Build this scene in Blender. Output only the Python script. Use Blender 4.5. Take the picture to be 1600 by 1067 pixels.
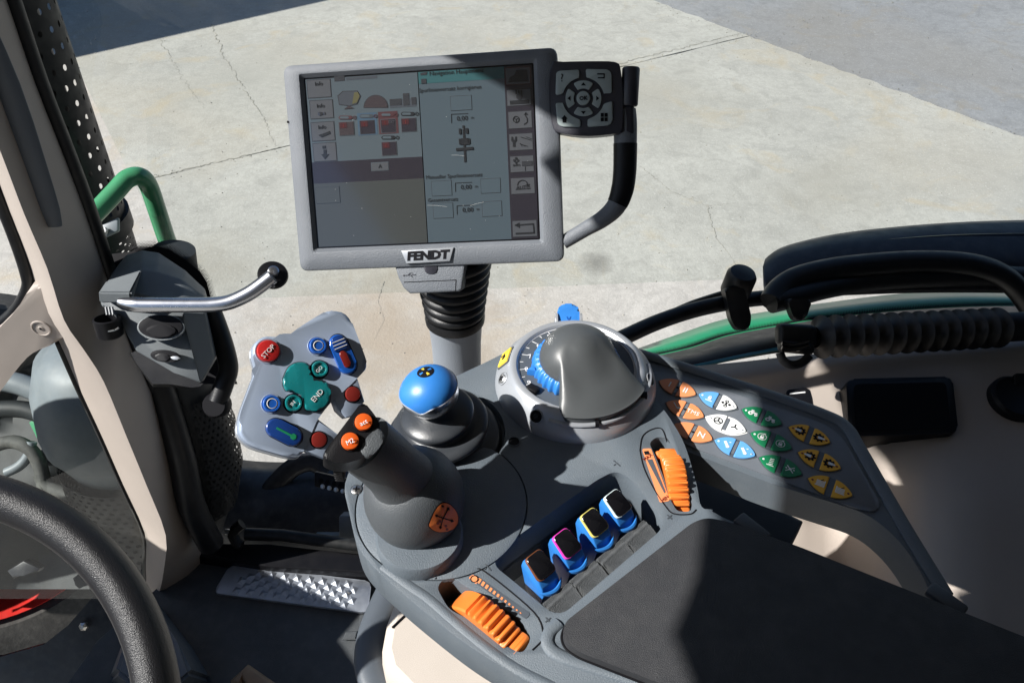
import bpy, bmesh, math, random
from mathutils import Vector as V, Matrix
random.seed(7)
for o in list(bpy.data.objects): bpy.data.objects.remove(o)
S = bpy.context.scene
COL = S.collection
R_ = math.radians

# ------------------------------------------------------------------ camera
PITCH = R_(43); FPX = 1250.0; CAM = V((0, 0, 2.85))
cd = bpy.data.cameras.new('camera'); cam = bpy.data.objects.new('camera', cd); COL.objects.link(cam)
cam.location = CAM; cam.rotation_euler = (R_(90) - PITCH, 0, 0)
cd.sensor_width = 36; cd.lens = 36 * FPX / 1600; cd.clip_start = .02; cd.clip_end = 400
S.camera = cam
S.render.resolution_x = 1024; S.render.resolution_y = 682
# ------------------------------------------------------------------ light
SUN_TO = V((.72, .20, -.66)).normalized()          # direction in which sunlight travels
sf = -SUN_TO
w = bpy.data.worlds.new('World'); S.world = w; w.use_nodes = True
nt = w.node_tree; bg = nt.nodes['Background']
sky = nt.nodes.new('ShaderNodeTexSky'); sky.sky_type = 'NISHITA'; sky.sun_disc = False; sky.ozone_density = 3.5; sky.dust_density = .6
sky.sun_elevation = math.asin(sf.z); sky.sun_rotation = math.atan2(sf.x, sf.y)
nt.links.new(sky.outputs[0], bg.inputs[0]); bg.inputs[1].default_value = .060
sl = bpy.data.lights.new('sun', 'SUN'); so = bpy.data.objects.new('sun', sl); COL.objects.link(so)
sl.energy = 5.0; sl.angle = R_(.5); sl.color = (1, .97, .92)
so.rotation_euler = SUN_TO.to_track_quat('-Z', 'Y').to_euler(); so.location = (-4, -2, 6)
S.view_settings.view_transform = 'Standard'; S.view_settings.look = 'None'
S.view_settings.exposure = .75; S.view_settings.gamma = 1
S.view_settings.use_curve_mapping = False
S.render.engine = 'CYCLES'
S.cycles.max_bounces = 8; S.cycles.transparent_max_bounces = 16; S.cycles.caustics_reflective = False
S.cycles.caustics_refractive = False

# ------------------------------------------------------------------ measuring helpers
FW = V((0, math.cos(PITCH), -math.sin(PITCH))); RT = V((1, 0, 0)); UP = V((0, math.sin(PITCH), math.cos(PITCH)))
Z = V((0, 0, 1))
def ray(x, y): return FW + RT * ((x - 800) / FPX) - UP * ((y - 533.5) / FPX)
def pz(x, y, z): d = ray(x, y); return CAM + d * ((z - CAM.z) / d.z)
def pd(x, y, t): return CAM + ray(x, y) * t
def pp(x, y, o, n): d = ray(x, y); return CAM + d * ((o - CAM).dot(n) / d.dot(n))

# ------------------------------------------------------------------ mesh helpers
def fillet(pts, r, seg=4):
    out = []; n = len(pts); rs = r if isinstance(r, (list, tuple)) else [r] * n
    for i in range(n):
        p = pts[i]; a = pts[i - 1]; b = pts[(i + 1) % n]
        la = (a - p).length; lb = (b - p).length; d = min(rs[i], .48 * la, .48 * lb)
        if d < 1e-6: out.append(p); continue
        q0 = p + (a - p) * (d / la); q1 = p + (b - p) * (d / lb)
        for k in range(seg + 1):
            t = k / seg; out.append(q0 * (1 - t) ** 2 + p * (2 * t * (1 - t)) + q1 * t * t)
    return out
def catmull(pts, closed=False, n=6):
    out = []; m = len(pts)
    rng = range(m) if closed else range(m - 1)
    for i in rng:
        if closed: p0, p1, p2, p3 = pts[i - 1], pts[i], pts[(i + 1) % m], pts[(i + 2) % m]
        else: p0, p1, p2, p3 = pts[max(i - 1, 0)], pts[i], pts[i + 1], pts[min(i + 2, m - 1)]
        for k in range(n):
            t = k / n; t2 = t * t; t3 = t2 * t
            out.append((p1 * 2 + (p2 - p0) * t + (p0 * 2 - p1 * 5 + p2 * 4 - p3) * t2 + (p1 * 3 - p0 - p2 * 3 + p3) * t3) * .5)
    if not closed: out.append(pts[-1])
    return out
def prism(bm, pts, n, depth, bev=0, seg=2):
    n = n.normalized()
    nn = V((0, 0, 0))
    for i in range(len(pts)): nn += pts[i].cross(pts[(i + 1) % len(pts)])
    if nn.dot(n) < 0: pts = pts[::-1]
    t = [bm.verts.new(p) for p in pts]; b = [bm.verts.new(p - n * depth) for p in pts]; m = len(pts)
    f = bm.faces.new(t); bm.faces.new(b[::-1])
    for i in range(m): bm.faces.new((t[i], b[i], b[(i + 1) % m], t[(i + 1) % m]))
    if bev: bmesh.ops.bevel(bm, geom=list(f.edges), offset=bev, segments=seg, affect='EDGES', profile=.5, clamp_overlap=True)
def loft(bm, rings, cap=True, close=False):
    vs = [[bm.verts.new(p) for p in r] for r in rings]; n = len(vs[0])
    for a in range(len(vs) - 1 + (1 if close else 0)):
        A = vs[a]; B = vs[(a + 1) % len(vs)]
        for i in range(n): bm.faces.new((A[i], A[(i + 1) % n], B[(i + 1) % n], B[i]))
    if cap and not close: bm.faces.new(vs[0][::-1]); bm.faces.new(vs[-1])
def sheet(bm, rows):
    vs = [[bm.verts.new(p) for p in r] for r in rows]
    for a in range(len(vs) - 1):
        for i in range(len(vs[0]) - 1): bm.faces.new((vs[a][i], vs[a][i + 1], vs[a + 1][i + 1], vs[a + 1][i]))
def perp(d):
    a = V((0, 0, 1)) if abs(d.z) < .9 else V((1, 0, 0)); return d.cross(a).normalized()
def tube(bm, path, r, seg=12, cap=True, flat=1.0, nrm=None):
    rs = r if isinstance(r, (list, tuple)) else [r] * len(path); rings = []
    u = None
    for i, p in enumerate(path):
        d = (path[min(i + 1, len(path) - 1)] - path[max(i - 1, 0)]).normalized()
        if nrm is not None: u = nrm
        if u is None: u = perp(d)
        u = (u - d * u.dot(d)).normalized(); v = d.cross(u)
        rings.append([p + (u * math.cos(6.28318 * k / seg) * flat + v * math.sin(6.28318 * k / seg)) * rs[i] for k in range(seg)])
    loft(bm, rings, cap)
def lathe(bm, prof, o, axis=Z, seg=32, xdir=None):
    axis = axis.normalized(); u = xdir if xdir is not None else perp(axis); u = (u - axis * u.dot(axis)).normalized(); v = axis.cross(u)
    rings = []
    for (r, h) in prof:
        if r < 1e-7: rings.append(bm.verts.new(o + axis * h))
        else: rings.append([bm.verts.new(o + axis * h + (u * math.cos(6.28318530718 * k / seg) + v * math.sin(6.28318530718 * k / seg)) * r) for k in range(seg)])
    for a, b in zip(rings, rings[1:]):
        if isinstance(a, list) and isinstance(b, list):
            for k in range(seg): bm.faces.new((a[k], a[(k + 1) % seg], b[(k + 1) % seg], b[k]))
        elif isinstance(a, list):
            for k in range(seg): bm.faces.new((a[k], a[(k + 1) % seg], b))
        elif isinstance(b, list):
            for k in range(seg): bm.faces.new((a, b[(k + 1) % seg], b[k]))
    return rings
def box(bm, c, ex, ey, ez, sx, sy, sz, bev=0, seg=2):
    m = Matrix((ex.normalized() * sx, ey.normalized() * sy, ez.normalized() * sz)).transposed().to_4x4(); m.translation = c
    r = bmesh.ops.create_cube(bm, size=1, matrix=m)
    if bev:
        es = {e for v in r['verts'] for e in v.link_edges}
        bmesh.ops.bevel(bm, geom=list(es), offset=bev, segments=seg, affect='EDGES', profile=.5)
def mesh_of(bm, name, smooth=38):
    bmesh.ops.recalc_face_normals(bm, faces=bm.faces)
    me = bpy.data.meshes.new(name); bm.to_mesh(me); bm.free()
    if smooth:
        me.polygons.foreach_set('use_smooth', [True] * len(me.polygons)); me.set_sharp_from_angle(angle=R_(smooth))
    return me
def base_of(p):
    v = V((0, 0, 0))
    while p is not None: v += p.location; p = p.parent
    return v
def part(name, bm, mat, parent=None, label=None, smooth=38, kind=None):
    if parent is not None:
        b = base_of(parent)
        for v in bm.verts: v.co -= b
    me = mesh_of(bm, name, smooth)
    o = bpy.data.objects.new(name, me); COL.objects.link(o); o.parent = parent
    me.materials.append(mat)
    if label: o['label'] = label
    if kind: o['kind'] = kind
    return o
def thing(name, label, cat, loc, group=None):
    o = bpy.data.objects.new(name, None); COL.objects.link(o); o.location = loc; o.empty_display_size = .02
    o['label'] = label; o['category'] = cat
    if group: o['group'] = group
    return o
def single(name, bm, mat, label, cat, group=None, smooth=38):
    o = part(name, bm, mat, None, label, smooth); o['category'] = cat
    if group: o['group'] = group
    return o
def B(): return bmesh.new()
def text(name, s, o, ex, ey, size, mat, parent, bold=0, shear=0, depth=.00015, sx=1):
    cu = bpy.data.curves.new('t', 'FONT'); cu.body = s; cu.size = size; cu.align_x = 'CENTER'; cu.align_y = 'CENTER'
    cu.offset = bold; cu.shear = shear; cu.extrude = depth; cu.resolution_u = 2
    to = bpy.data.objects.new('t', cu); COL.objects.link(to)
    bpy.context.view_layer.update()
    me = bpy.data.meshes.new_from_object(to.evaluated_get(bpy.context.evaluated_depsgraph_get()))
    bpy.data.objects.remove(to); bpy.data.curves.remove(cu)
    ex = ex.normalized(); ey = ey.normalized(); ez = ex.cross(ey)
    m = Matrix((ex * sx, ey, ez)).transposed().to_4x4(); m.translation = o - base_of(parent)
    me.transform(m); me.name = name
    ob = bpy.data.objects.new(name, me); COL.objects.link(ob); ob.parent = parent
    me.materials.clear(); me.materials.append(mat)
    return ob
def boolean(o, cutters, bev=0, segs=2, ang=40, smooth=38):
    """cut the cutter meshes out of o, then soften the new edges"""
    for bmc in cutters:
        b = base_of(o)
        for v in bmc.verts: v.co -= b
        me = mesh_of(bmc, 'c', 0); c = bpy.data.objects.new('c', me); COL.objects.link(c); c.location = b
        md = o.modifiers.new('b', 'BOOLEAN'); md.object = c; md.solver = 'EXACT'; md.operation = 'DIFFERENCE'
        bpy.context.view_layer.update()
        nm = bpy.data.meshes.new_from_object(o.evaluated_get(bpy.context.evaluated_depsgraph_get()))
        o.modifiers.clear(); o.data = nm; bpy.data.objects.remove(c)
    if bev:
        md = o.modifiers.new('v', 'BEVEL'); md.width = bev; md.segments = segs; md.limit_method = 'ANGLE'; md.angle_limit = R_(ang); md.use_clamp_overlap = True
        bpy.context.view_layer.update()
        nm = bpy.data.meshes.new_from_object(o.evaluated_get(bpy.context.evaluated_depsgraph_get()))
        o.modifiers.clear(); o.data = nm
    o.data.polygons.foreach_set('use_smooth', [True] * len(o.data.polygons)); o.data.set_sharp_from_angle(angle=R_(smooth))

# ------------------------------------------------------------------ materials
def mat(name, c, rough=.5, metal=0, bump=0, bscale=900, var=0, vscale=30, spec=.5, coat=0, emit=0, rvar=0, dust=0):
    m = bpy.data.materials.new(name); m.use_nodes = True; n = m.node_tree.nodes; l = m.node_tree.links; b = n['Principled BSDF']
    c4 = (c[0], c[1], c[2], 1)
    b.inputs['Base Color'].default_value = c4; b.inputs['Roughness'].default_value = rough; b.inputs['Metallic'].default_value = metal
    b.inputs['Specular IOR Level'].default_value = spec; b.inputs['Coat Weight'].default_value = coat; b.inputs['Coat Roughness'].default_value = .08
    if emit: b.inputs['Emission Color'].default_value = c4; b.inputs['Emission Strength'].default_value = emit
    tc = n.new('ShaderNodeTexCoord')
    def noise(s, d=3, r=.55):
        t = n.new('ShaderNodeTexNoise'); t.inputs['Scale'].default_value = s; t.inputs['Detail'].default_value = d; t.inputs['Roughness'].default_value = r
        l.new(tc.outputs['Object'], t.inputs['Vector']); return t
    last = None
    if var:
        t = noise(vscale, 4); mx = n.new('ShaderNodeMix'); mx.data_type = 'RGBA'
        mx.inputs[6].default_value = tuple(x * (1 - var) for x in c) + (1,); mx.inputs[7].default_value = tuple(min(1, x * (1 + var)) for x in c) + (1,)
        mr = n.new('ShaderNodeMapRange'); mr.inputs[1].default_value = .3; mr.inputs[2].default_value = .7
        l.new(t.outputs[0], mr.inputs[0]); l.new(mr.outputs[0], mx.inputs[0]); last = mx.outputs[2]
    if dust:     # pale specks and a faint patchy film of dust
        t = noise(1400, 1); r1 = n.new('ShaderNodeMapRange'); r1.inputs[1].default_value = .72; r1.inputs[2].default_value = .78
        l.new(t.outputs[0], r1.inputs[0])
        t2 = noise(60, 3); r2 = n.new('ShaderNodeMapRange'); r2.inputs[1].default_value = .45; r2.inputs[2].default_value = .8; r2.inputs[4].default_value = dust
        l.new(t2.outputs[0], r2.inputs[0])
        ma = n.new('ShaderNodeMath'); ma.operation = 'MULTIPLY_ADD'; ma.inputs[1].default_value = min(1, dust * 1.6); l.new(r1.outputs[0], ma.inputs[0]); l.new(r2.outputs[0], ma.inputs[2])
        mx = n.new('ShaderNodeMix'); mx.data_type = 'RGBA'; l.new(ma.outputs[0], mx.inputs[0])
        if last: l.new(last, mx.inputs[6])
        else: mx.inputs[6].default_value = c4
        mx.inputs[7].default_value = (.42, .4, .36, 1); last = mx.outputs[2]
    if last: l.new(last, b.inputs['Base Color'])
    if rvar:
        t = noise(vscale * 1.7, 4); mr = n.new('ShaderNodeMapRange'); mr.inputs[1].default_value = .3; mr.inputs[2].default_value = .7
        mr.inputs[3].default_value = max(.02, rough - rvar); mr.inputs[4].default_value = rough + rvar
        l.new(t.outputs[0], mr.inputs[0]); l.new(mr.outputs[0], b.inputs['Roughness'])
    if bump:
        t = noise(bscale, 3); bn = n.new('ShaderNodeBump'); bn.inputs['Strength'].default_value = bump; bn.inputs['Distance'].default_value = .0011
        l.new(t.outputs[0], bn.inputs['Height']); l.new(bn.outputs[0], b.inputs['Normal'])
    return m
M = {}
M['console'] = mat('console_plastic', (.106,.128,.150), .5, bump=.45, bscale=1100, var=.07, vscale=14, rvar=.06, dust=.05)
M['console_dark'] = mat('console_dark_plastic', (.055,.064,.076), .5, bump=.3, bscale=1800, var=.08, rvar=.06, dust=.02)
M['joy'] = mat('joystick_rubber', (.068,.076,.084), .46, bump=.4, bscale=1200, var=.06, rvar=.05, dust=.015)
M['pad'] = mat('armrest_leatherette', (.030, .031, .035), .58, bump=.6, bscale=1900, var=.06, vscale=60, rvar=.06, dust=.035)
M['black'] = mat('black_plastic', (.006, .006, .0075), .42, spec=.28, bump=.2, bscale=1500, rvar=.06)
M['blackg'] = mat('gloss_black', (.006, .006, .008), .14, rvar=.04, vscale=50)
M['rubber'] = mat('black_rubber', (.008, .0085, .010), .40, spec=.35, bump=.2, bscale=900, var=.15, rvar=.08, dust=.012)
M['bellows'] = mat('bellows_rubber', (.030,.034,.040), .34, bump=.15, bscale=900, var=.1, rvar=.06, dust=.012)
M['blue'] = mat('blue_plastic', (.028,.185,.55), .36, bump=.12, bscale=1500, var=.05, rvar=.05)
M['blue2'] = mat('blue_button', (.010, .085, .38), .25, coat=.3, rvar=.04)
M['blue2d'] = mat('blue_button_dark', (.008, .04, .19), .25, coat=.3)
M['teal'] = mat('teal_button', (.006, .16, .17), .26, coat=.3, rvar=.04)
M['red'] = mat('red_button', (.42, .016, .016), .3, coat=.3, rvar=.04)
M['redd'] = mat('dark_red_button', (.17, .014, .010), .35, rvar=.05)
M['orange'] = mat('orange_plastic', (.72,.19,.030), .4, bump=.1, bscale=1200, var=.05, rvar=.06, dust=.02)
M['orangeb'] = mat('orange_button', (.66, .10, .012), .34, rvar=.05)
M['orangek'] = mat('orange_key', (.76, .27, .11), .45, rvar=.04)
M['headpaint'] = mat('satin_silver_paint', (.36,.43,.55), .33, metal=.35, bump=.05, bscale=3000, rvar=.05, vscale=40)
M['silver'] = mat('satin_silver_plastic', (.37,.39,.42), .36, metal=.35, bump=.08, bscale=2000, rvar=.06)
M['chrome'] = mat('brushed_metal', (.50, .51, .54), .28, metal=1, rvar=.03, vscale=20)
M['steel'] = mat('screw_steel', (.5, .49, .47), .35, metal=1, rvar=.1, vscale=200)
M['hood'] = mat('hood_plastic', (.066,.072,.076), .40, bump=.08, bscale=2000, rvar=.04)
M['monitor'] = mat('monitor_grey_plastic', (.135,.148,.168), .46, bump=.6, bscale=1000, var=.05, rvar=.05, dust=.02)
M['mondark'] = mat('monitor_dark_plastic', (.028, .028, .038), .42, bump=.25, bscale=1600, var=.05, rvar=.05)
M['key'] = mat('grey_key', (.30, .35, .35), .45, rvar=.05)
M['ink'] = mat('black_print', (.008, .008, .010), .6, spec=.12)
M['white'] = mat('white_print', (.75, .75, .75), .45)
M['keywhite'] = mat('white_key', (.74, .76, .76), .4, rvar=.04)
M['keyblue'] = mat('blue_key', (.12, .36, .72), .4, rvar=.04)
M['keygreen'] = mat('green_key', (.008, .19, .075), .42, rvar=.04)
M['keyyellow'] = mat('yellow_key', (.78, .40, .02), .45, rvar=.04)
M['yellow'] = mat('yellow_switch', (.80, .56, .06), .4, rvar=.04)
M['panel'] = mat('keypad_membrane', (.135,.150,.172), .42, bump=.3, bscale=1500, var=.06, rvar=.05, dust=.05)
M['beige'] = mat('beige_trim', (.405,.355,.315), .55, bump=.35, bscale=1300, var=.05, vscale=8, rvar=.06, dust=.03)
M['cream'] = mat('cream_trim', (.50,.445,.39), .55, bump=.35, bscale=1300, var=.05, vscale=8, rvar=.06)
M['slate'] = mat('slate_plastic', (.075, .088, .105), .42, bump=.2, bscale=1200, rvar=.05)
M['latch'] = mat('latch_grey_plastic', (.125, .14, .15), .5, bump=.35, bscale=1300, var=.05, rvar=.05, dust=.02)
M['green'] = mat('green_paint', (.055,.26,.125), .3, coat=.4, var=.08, vscale=12, rvar=.08, dust=.04)
M['fendgreen'] = mat('fender_green_paint', (.018, .22, .10), .35, coat=.3, var=.08, vscale=8, rvar=.06, dust=.05)
M['exh'] = mat('exhaust_black_paint', (.010, .011, .012), .5, spec=.3, var=.2, vscale=30, rvar=.1, dust=.03)
M['muffler'] = mat('muffler_grey_paint', (.17, .195, .215), .5, var=.2, vscale=9, rvar=.12, dust=.10)
M['engine'] = mat('engine_dark', (.012,.015,.017), .6, var=.5, vscale=18, dust=.02)
M['engined'] = mat('engine_dusty_hose', (.07,.072,.068), .7, var=.4, vscale=25, dust=.16)
M['navy'] = mat('black_sheet_metal', (.010, .012, .018), .42, var=.15, rvar=.08, dust=.05)
M['redpaint'] = mat('red_rim_paint', (.55, .020, .014), .4, var=.15, vscale=12, rvar=.08, dust=.04)
M['tyre'] = mat('tyre_rubber', (.045, .043, .040), .85, bump=.5, bscale=150, var=.35, vscale=14, dust=.10)
M['floor'] = mat('floor_mat_rubber', (.050, .056, .062), .6, bump=.6, bscale=700, var=.22, vscale=11, rvar=.1, dust=.05)
M['tread'] = mat('tread_plate_aluminium', (.36, .39, .44), .55, metal=.8, bump=.08, bscale=900, var=.10, vscale=30, rvar=.12)
M['wheel'] = mat('steering_wheel_skin', (.014, .014, .016), .32, bump=.5, bscale=1200, var=.04, vscale=60, rvar=.015)
M['bezelblack'] = mat('screen_black', (.008, .008, .010), .22)
M['ceiling'] = mat('headliner', (.30, .28, .25), .8)
M['clothes'] = mat('seat_cloth', (.06, .062, .07), .85, bump=.5, bscale=700)
# ================================================================== GROUND
def concrete(name, c1, c2, sc, agg, stains=()):
    m = bpy.data.materials.new(name); m.use_nodes = True; n = m.node_tree.nodes; l = m.node_tree.links; b = n['Principled BSDF']
    tc = n.new('ShaderNodeTexCoord')
    def noise(s, d=5, r=.6, dist=0):
        t = n.new('ShaderNodeTexNoise'); t.inputs['Scale'].default_value = s; t.inputs['Detail'].default_value = d; t.inputs['Roughness'].default_value = r; t.inputs['Distortion'].default_value = dist
        l.new(tc.outputs['Object'], t.inputs['Vector']); return t.outputs[0]
    def rng(v, a, b_, c=0, d=1):
        r = n.new('ShaderNodeMapRange'); r.inputs[1].default_value = a; r.inputs[2].default_value = b_; r.inputs[3].default_value = c; r.inputs[4].default_value = d
        l.new(v, r.inputs[0]); return r.outputs[0]
    def mix(f, A, Bc):
        x = n.new('ShaderNodeMix'); x.data_type = 'RGBA'; l.new(f, x.inputs[0])
        if isinstance(A, tuple): x.inputs[6].default_value = A + (1,)
        else: l.new(A, x.inputs[6])
        if isinstance(Bc, tuple): x.inputs[7].default_value = Bc + (1,)
        else: l.new(Bc, x.inputs[7])
        return x.outputs[2]
    col = mix(rng(noise(sc * .7, 6, .65), .35, .65), c1, c2)
    col = mix(rng(noise(sc * 4.5, 5, .7, .6), .48, .68, 0, .7), col, tuple(x * .64 for x in c1))        # blotches
    col = mix(rng(noise(sc * 13, 5, .7, .3), .42, .66, 0, .6), col, tuple(x * .72 for x in c1))
    col = mix(rng(noise(sc * .33, 3, .5, .5), .5, .66, 0, .55), col, (c1[0] * .86, c1[1] * .80, c1[2] * .72))
    col = mix(rng(noise(sc * 1.6, 4, .6, 1.0), .56, .70, 0, .55), col, (c1[0] * .92, c1[1] * .80, c1[2] * .62))   # rusty stains
    col = mix(rng(noise(sc * 55, 3, .7), .58, .70, 0, .45), col, tuple(x * .55 for x in c1))              # pits and aggregate
    col = mix(rng(noise(sc * 38, 2, .6), .58, .70, 0, .4), col, agg)
    for sp_, rad_, cc_, f_ in stains:
        ds = n.new('ShaderNodeVectorMath'); ds.operation = 'DISTANCE'; l.new(tc.outputs['Object'], ds.inputs[0]); ds.inputs[1].default_value = sp_
        ad = n.new('ShaderNodeMath'); ad.operation = 'MULTIPLY_ADD'; l.new(noise(3.0, 5, .7, .4), ad.inputs[0]); ad.inputs[1].default_value = rad_ * 1.6; l.new(ds.outputs['Value'], ad.inputs[2])
        col = mix(rng(ad.outputs[0], rad_ * 1.9, rad_ * .9, 0, f_), col, cc_)
    l.new(col, b.inputs['Base Color']); b.inputs['Roughness'].default_value = .9; b.inputs['Specular IOR Level'].default_value = .25
    bn = n.new('ShaderNodeBump'); bn.inputs['Strength'].default_value = .4; bn.inputs['Distance'].default_value = .008
    l.new(noise(sc * 45, 5, .7), bn.inputs['Height']); l.new(bn.outputs[0], b.inputs['Normal'])
    return m
M['concrete'] = concrete('concrete_slab', (.44, .425, .39), (.355, .342, .314), 1.4, (.52, .51, .475), [(tuple(pz(585, 520, 0)), .7, (.30, .25, .19), .75), (tuple(pz(680, 540, 0)), .5, (.31, .26, .20), .6), (tuple(pz(300, 420, 0)), .4, (.30, .27, .22), .5), (tuple(pz(1020, 150, 0)), .8, (.30, .285, .25), .5), (tuple(pz(1300, 300, 0)), .5, (.31, .29, .25), .5), (tuple(pz(930, 410, 0)), .12, (.10, .095, .085), .7), (tuple(pz(400, 120, 0)), .7, (.32, .31, .28), .5)])
M['asphalt'] = concrete('asphalt', (.275, .275, .282), (.24, .24, .248), 1.4, (.36, .36, .36))
M['joint'] = mat('joint_dirt', (.13, .125, .10), .95, var=.4, vscale=9)
bm = B(); q = 60
sheet(bm, [[V((-q, -q, -.06)), V((q, -q, -.06))], [V((-q, q, -.06)), V((q, q, -.06))]])
ground = part('ground', bm, M['joint']); ground['kind'] = 'structure'
# slab corners on the yard, measured on the ground plane; j1 runs across, j2 along the asphalt edge
def G(x, y): return pz(x, y, 0)
def jag(a, b, n, amp, seed):
    rr = random.Random(seed); d = (b - a); s = V((-d.y, d.x, 0)).normalized()
    return [a + d * (k / n) + s * (rr.uniform(-amp, amp) if 0 < k < n else 0) for k in range(n + 1)]
eA = G(990, -10); eB = G(1600, 214); ed = (eB - eA).normalized()         # asphalt edge
A0 = eA - ed * 30; A1 = eB + ed * 30
jd = (G(450, 228) - G(215, 284)).normalized(); jo = G(215, 284)            # joint across the slabs
jd2 = (G(1070, 35) - G(955, 82)).normalized(); jo2 = G(1070, 35)
def isect(p, d, q_, e):
    den = d.x * e.y - d.y * e.x; t = ((q_.x - p.x) * e.y - (q_.y - p.y) * e.x) / den; return p + d * t
X1 = isect(jo, jd, eA, ed); X2 = isect(jo2, jd2, eA, ed)
nA = V((-ed.y, ed.x, 0)); nA = nA if nA.y > 0 else -nA
def slab(pts, name, m):
    bm = B(); prism(bm, pts, Z, .03); o = part(name, bm, m, ground, smooth=0); return o
g = .010
def inset(pts):
    c = sum(pts, V((0, 0, 0))) / len(pts); return pts
# near slab (towards the tractor), middle slab, far slab, asphalt
L1 = jo - jd * 40; L2 = jo2 - jd2 * 40; off = V((0, g, 0))
near = jag(X1, A1, 500, .016, 1) + [V((40, -40, 0)), V((-40, -40, 0))] + jag(jo - jd * 25, X1, 120, .010, 3)[:-1]
slab([p - off for p in near], 'slab', M['concrete'])
mid = jag(jo - jd * 25, X1, 120, .008, 4) + jag(X1, A0, 400, .016, 5)[1:] + [A0 + V((-60, 0, 0))]
slab(mid, 'slab', M['concrete'])
asp = jag(A0, A1, 200, .006, 8) + [A1 + nA * 60, A0 + nA * 60]
slab([p + nA * .01 - V((0, 0, .006)) for p in asp], 'asphalt_slab', M['asphalt'])
M['crack'] = mat('crack_dirt', (.27, .255, .22), .95, var=.3, vscale=20)
def crack(pts, wd, seed, sub=26):
    rr = random.Random(seed); P = [G(*p) for p in pts]; Q = []
    for a, b in zip(P, P[1:]):
        d = b - a; s = V((-d.y, d.x, 0)).normalized(); e = d.length
        for k in range(sub): Q.append(a + d * (k / sub) + s * rr.uniform(-1, 1) * e * .022)
    Q.append(P[-1]); rows = []
    for i, p in enumerate(Q):
        d = (Q[min(i + 1, len(Q) - 1)] - Q[max(i - 1, 0)]).normalized(); s = V((-d.y, d.x, 0)); t = i / (len(Q) - 1)
        hw = wd * .55 * rr.uniform(.2, 1) * (1 - .7 * t)
        rows.append([p - s * hw + Z * .0025, p + s * hw + Z * .0025])
    bm = B(); sheet(bm, rows); part('crack', bm, M['crack'], ground, smooth=0)
crack([(140, 302), (215, 284), (330, 256), (450, 228)], .022, 21)
crack([(880, 123), (1000, 92), (1120, 62), (1160, 52)], .018, 22)
crack([(330, 38), (352, 92), (385, 145), (410, 180), (430, 228)], .010, 11)
crack([(250, 62), (290, 130), (320, 170)], .006, 12)
crack([(1105, 320), (1118, 372), (1140, 398), (1155, 425)], .007, 13)
crack([(1000, 260), (1050, 300), (1105, 322), (1150, 318)], .005, 14)
crack([(960, 120), (1010, 150), (1080, 168)], .004, 16)
crack([(600, 440), (590, 470), (600, 500), (585, 530)], .004, 17)

M['grit'] = mat('yard_grit', (.26, .245, .21), .95, var=.5, vscale=40)
rg = random.Random(3); bm = B()
for k in range(1500):
    if k % 3 == 0: t_ = rg.random(); c = jo + jd * rg.uniform(-2, 7) + V((rg.gauss(0, .04), rg.gauss(0, .04), 0))
    elif k % 3 == 1: c = eA + ed * rg.uniform(-1, 9) + nA * rg.gauss(0, .10)
    else: c = G(rg.uniform(100, 1600), rg.uniform(5, 560))
    r = rg.uniform(.002, .008); a0 = rg.random() * 6
    vs = [bm.verts.new(V((c.x + r * math.cos(a0 + a_) * rg.uniform(.6, 1.3), c.y + r * math.sin(a0 + a_) * rg.uniform(.6, 1.3), .0))) for a_ in (0, 2.1, 4.2)]; tp_v = bm.verts.new(V((c.x, c.y, r * .9)))
    for i_ in range(3): bm.faces.new((vs[i_], vs[(i_ + 1) % 3], tp_v))
part('grit', bm, M['grit'], ground, smooth=0, kind='stuff')
# ================================================================== CONSOLE
ZC = 2.345
def K(x, y, h=0): return pz(x, y, ZC + h)
E1 = V((.758, .652, 0)).normalized(); E2 = V((.652, -.758, 0)).normalized()     # across / towards the seat back
con = thing('armrest_console', 'dark grey armrest console carrying the joystick and thumbwheels', 'console', K(800, 860, -.03))
o1 = [(541, 762), (547, 805), (560, 858), (583, 890), (616, 921), (652, 952), (706, 995), (742, 1021), (777, 1043), (818, 1067), (880, 1100), (960, 1135), (1100, 1185), (1300, 1250), (1700, 1300),
      (1720, 1080), (1600, 1010), (1300, 890), (1125, 814), (1112, 803), (1094, 799), (1086, 762), (1068, 702), (1046, 662), (1021, 625), (1004, 578), (975, 545), (935, 528), (890, 520), (850, 528),
      (815, 545), (760, 573), (700, 602), (640, 640), (600, 670), (565, 712)]
bm = B()
outl = catmull([K(*p, -.006) for p in o1], True, 4)
cen = sum(outl, V((0, 0, 0))) / len(outl)
top = [p + Z * .006 for p in outl]
prism(bm, top, Z, .034, .008, 4)
body = part('console_body', bm, M['console'], con)
def cutter(px, h, depth, r=.004, smooth=True):
    bm = B(); pts = [K(*p, 0) for p in px]; pts = fillet(pts, r, 5) if r else pts
    prism(bm, [p + Z * .02 for p in pts], Z, depth + .02); return bm
pocket_px = [(768, 880), (788, 852), (935, 748), (962, 735), (988, 748), (1042, 820), (872, 966), (820, 922)]
slot1_px = [(681, 915), (702, 899), (722, 912), (762, 936), (810, 964), (832, 994), (817, 1021), (796, 1012), (775, 998), (752, 972), (722, 962), (700, 950)]
slot2_px = [(1014, 692), (1026, 682), (1044, 684), (1062, 714), (1072, 750), (1083, 784), (1080, 799), (1058, 799), (1046, 778), (1038, 748), (1024, 712)]
jc = K(690, 786); bc = K(694, 676)
def disc_cut(c, r, d):
    bm = B(); lathe(bm, [(0, -d), (r, -d), (r + .001, .02), (0, .02)], c, Z, 72); return bm
boolean(body, [cutter(pocket_px, 0, .09, .012), cutter(slot1_px, 0, .030, .006), cutter(slot2_px, 0, .030, .004),
               disc_cut(jc, .0655, .0035), disc_cut(bc, .050, .010)], .0014, 2, 50)
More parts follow.
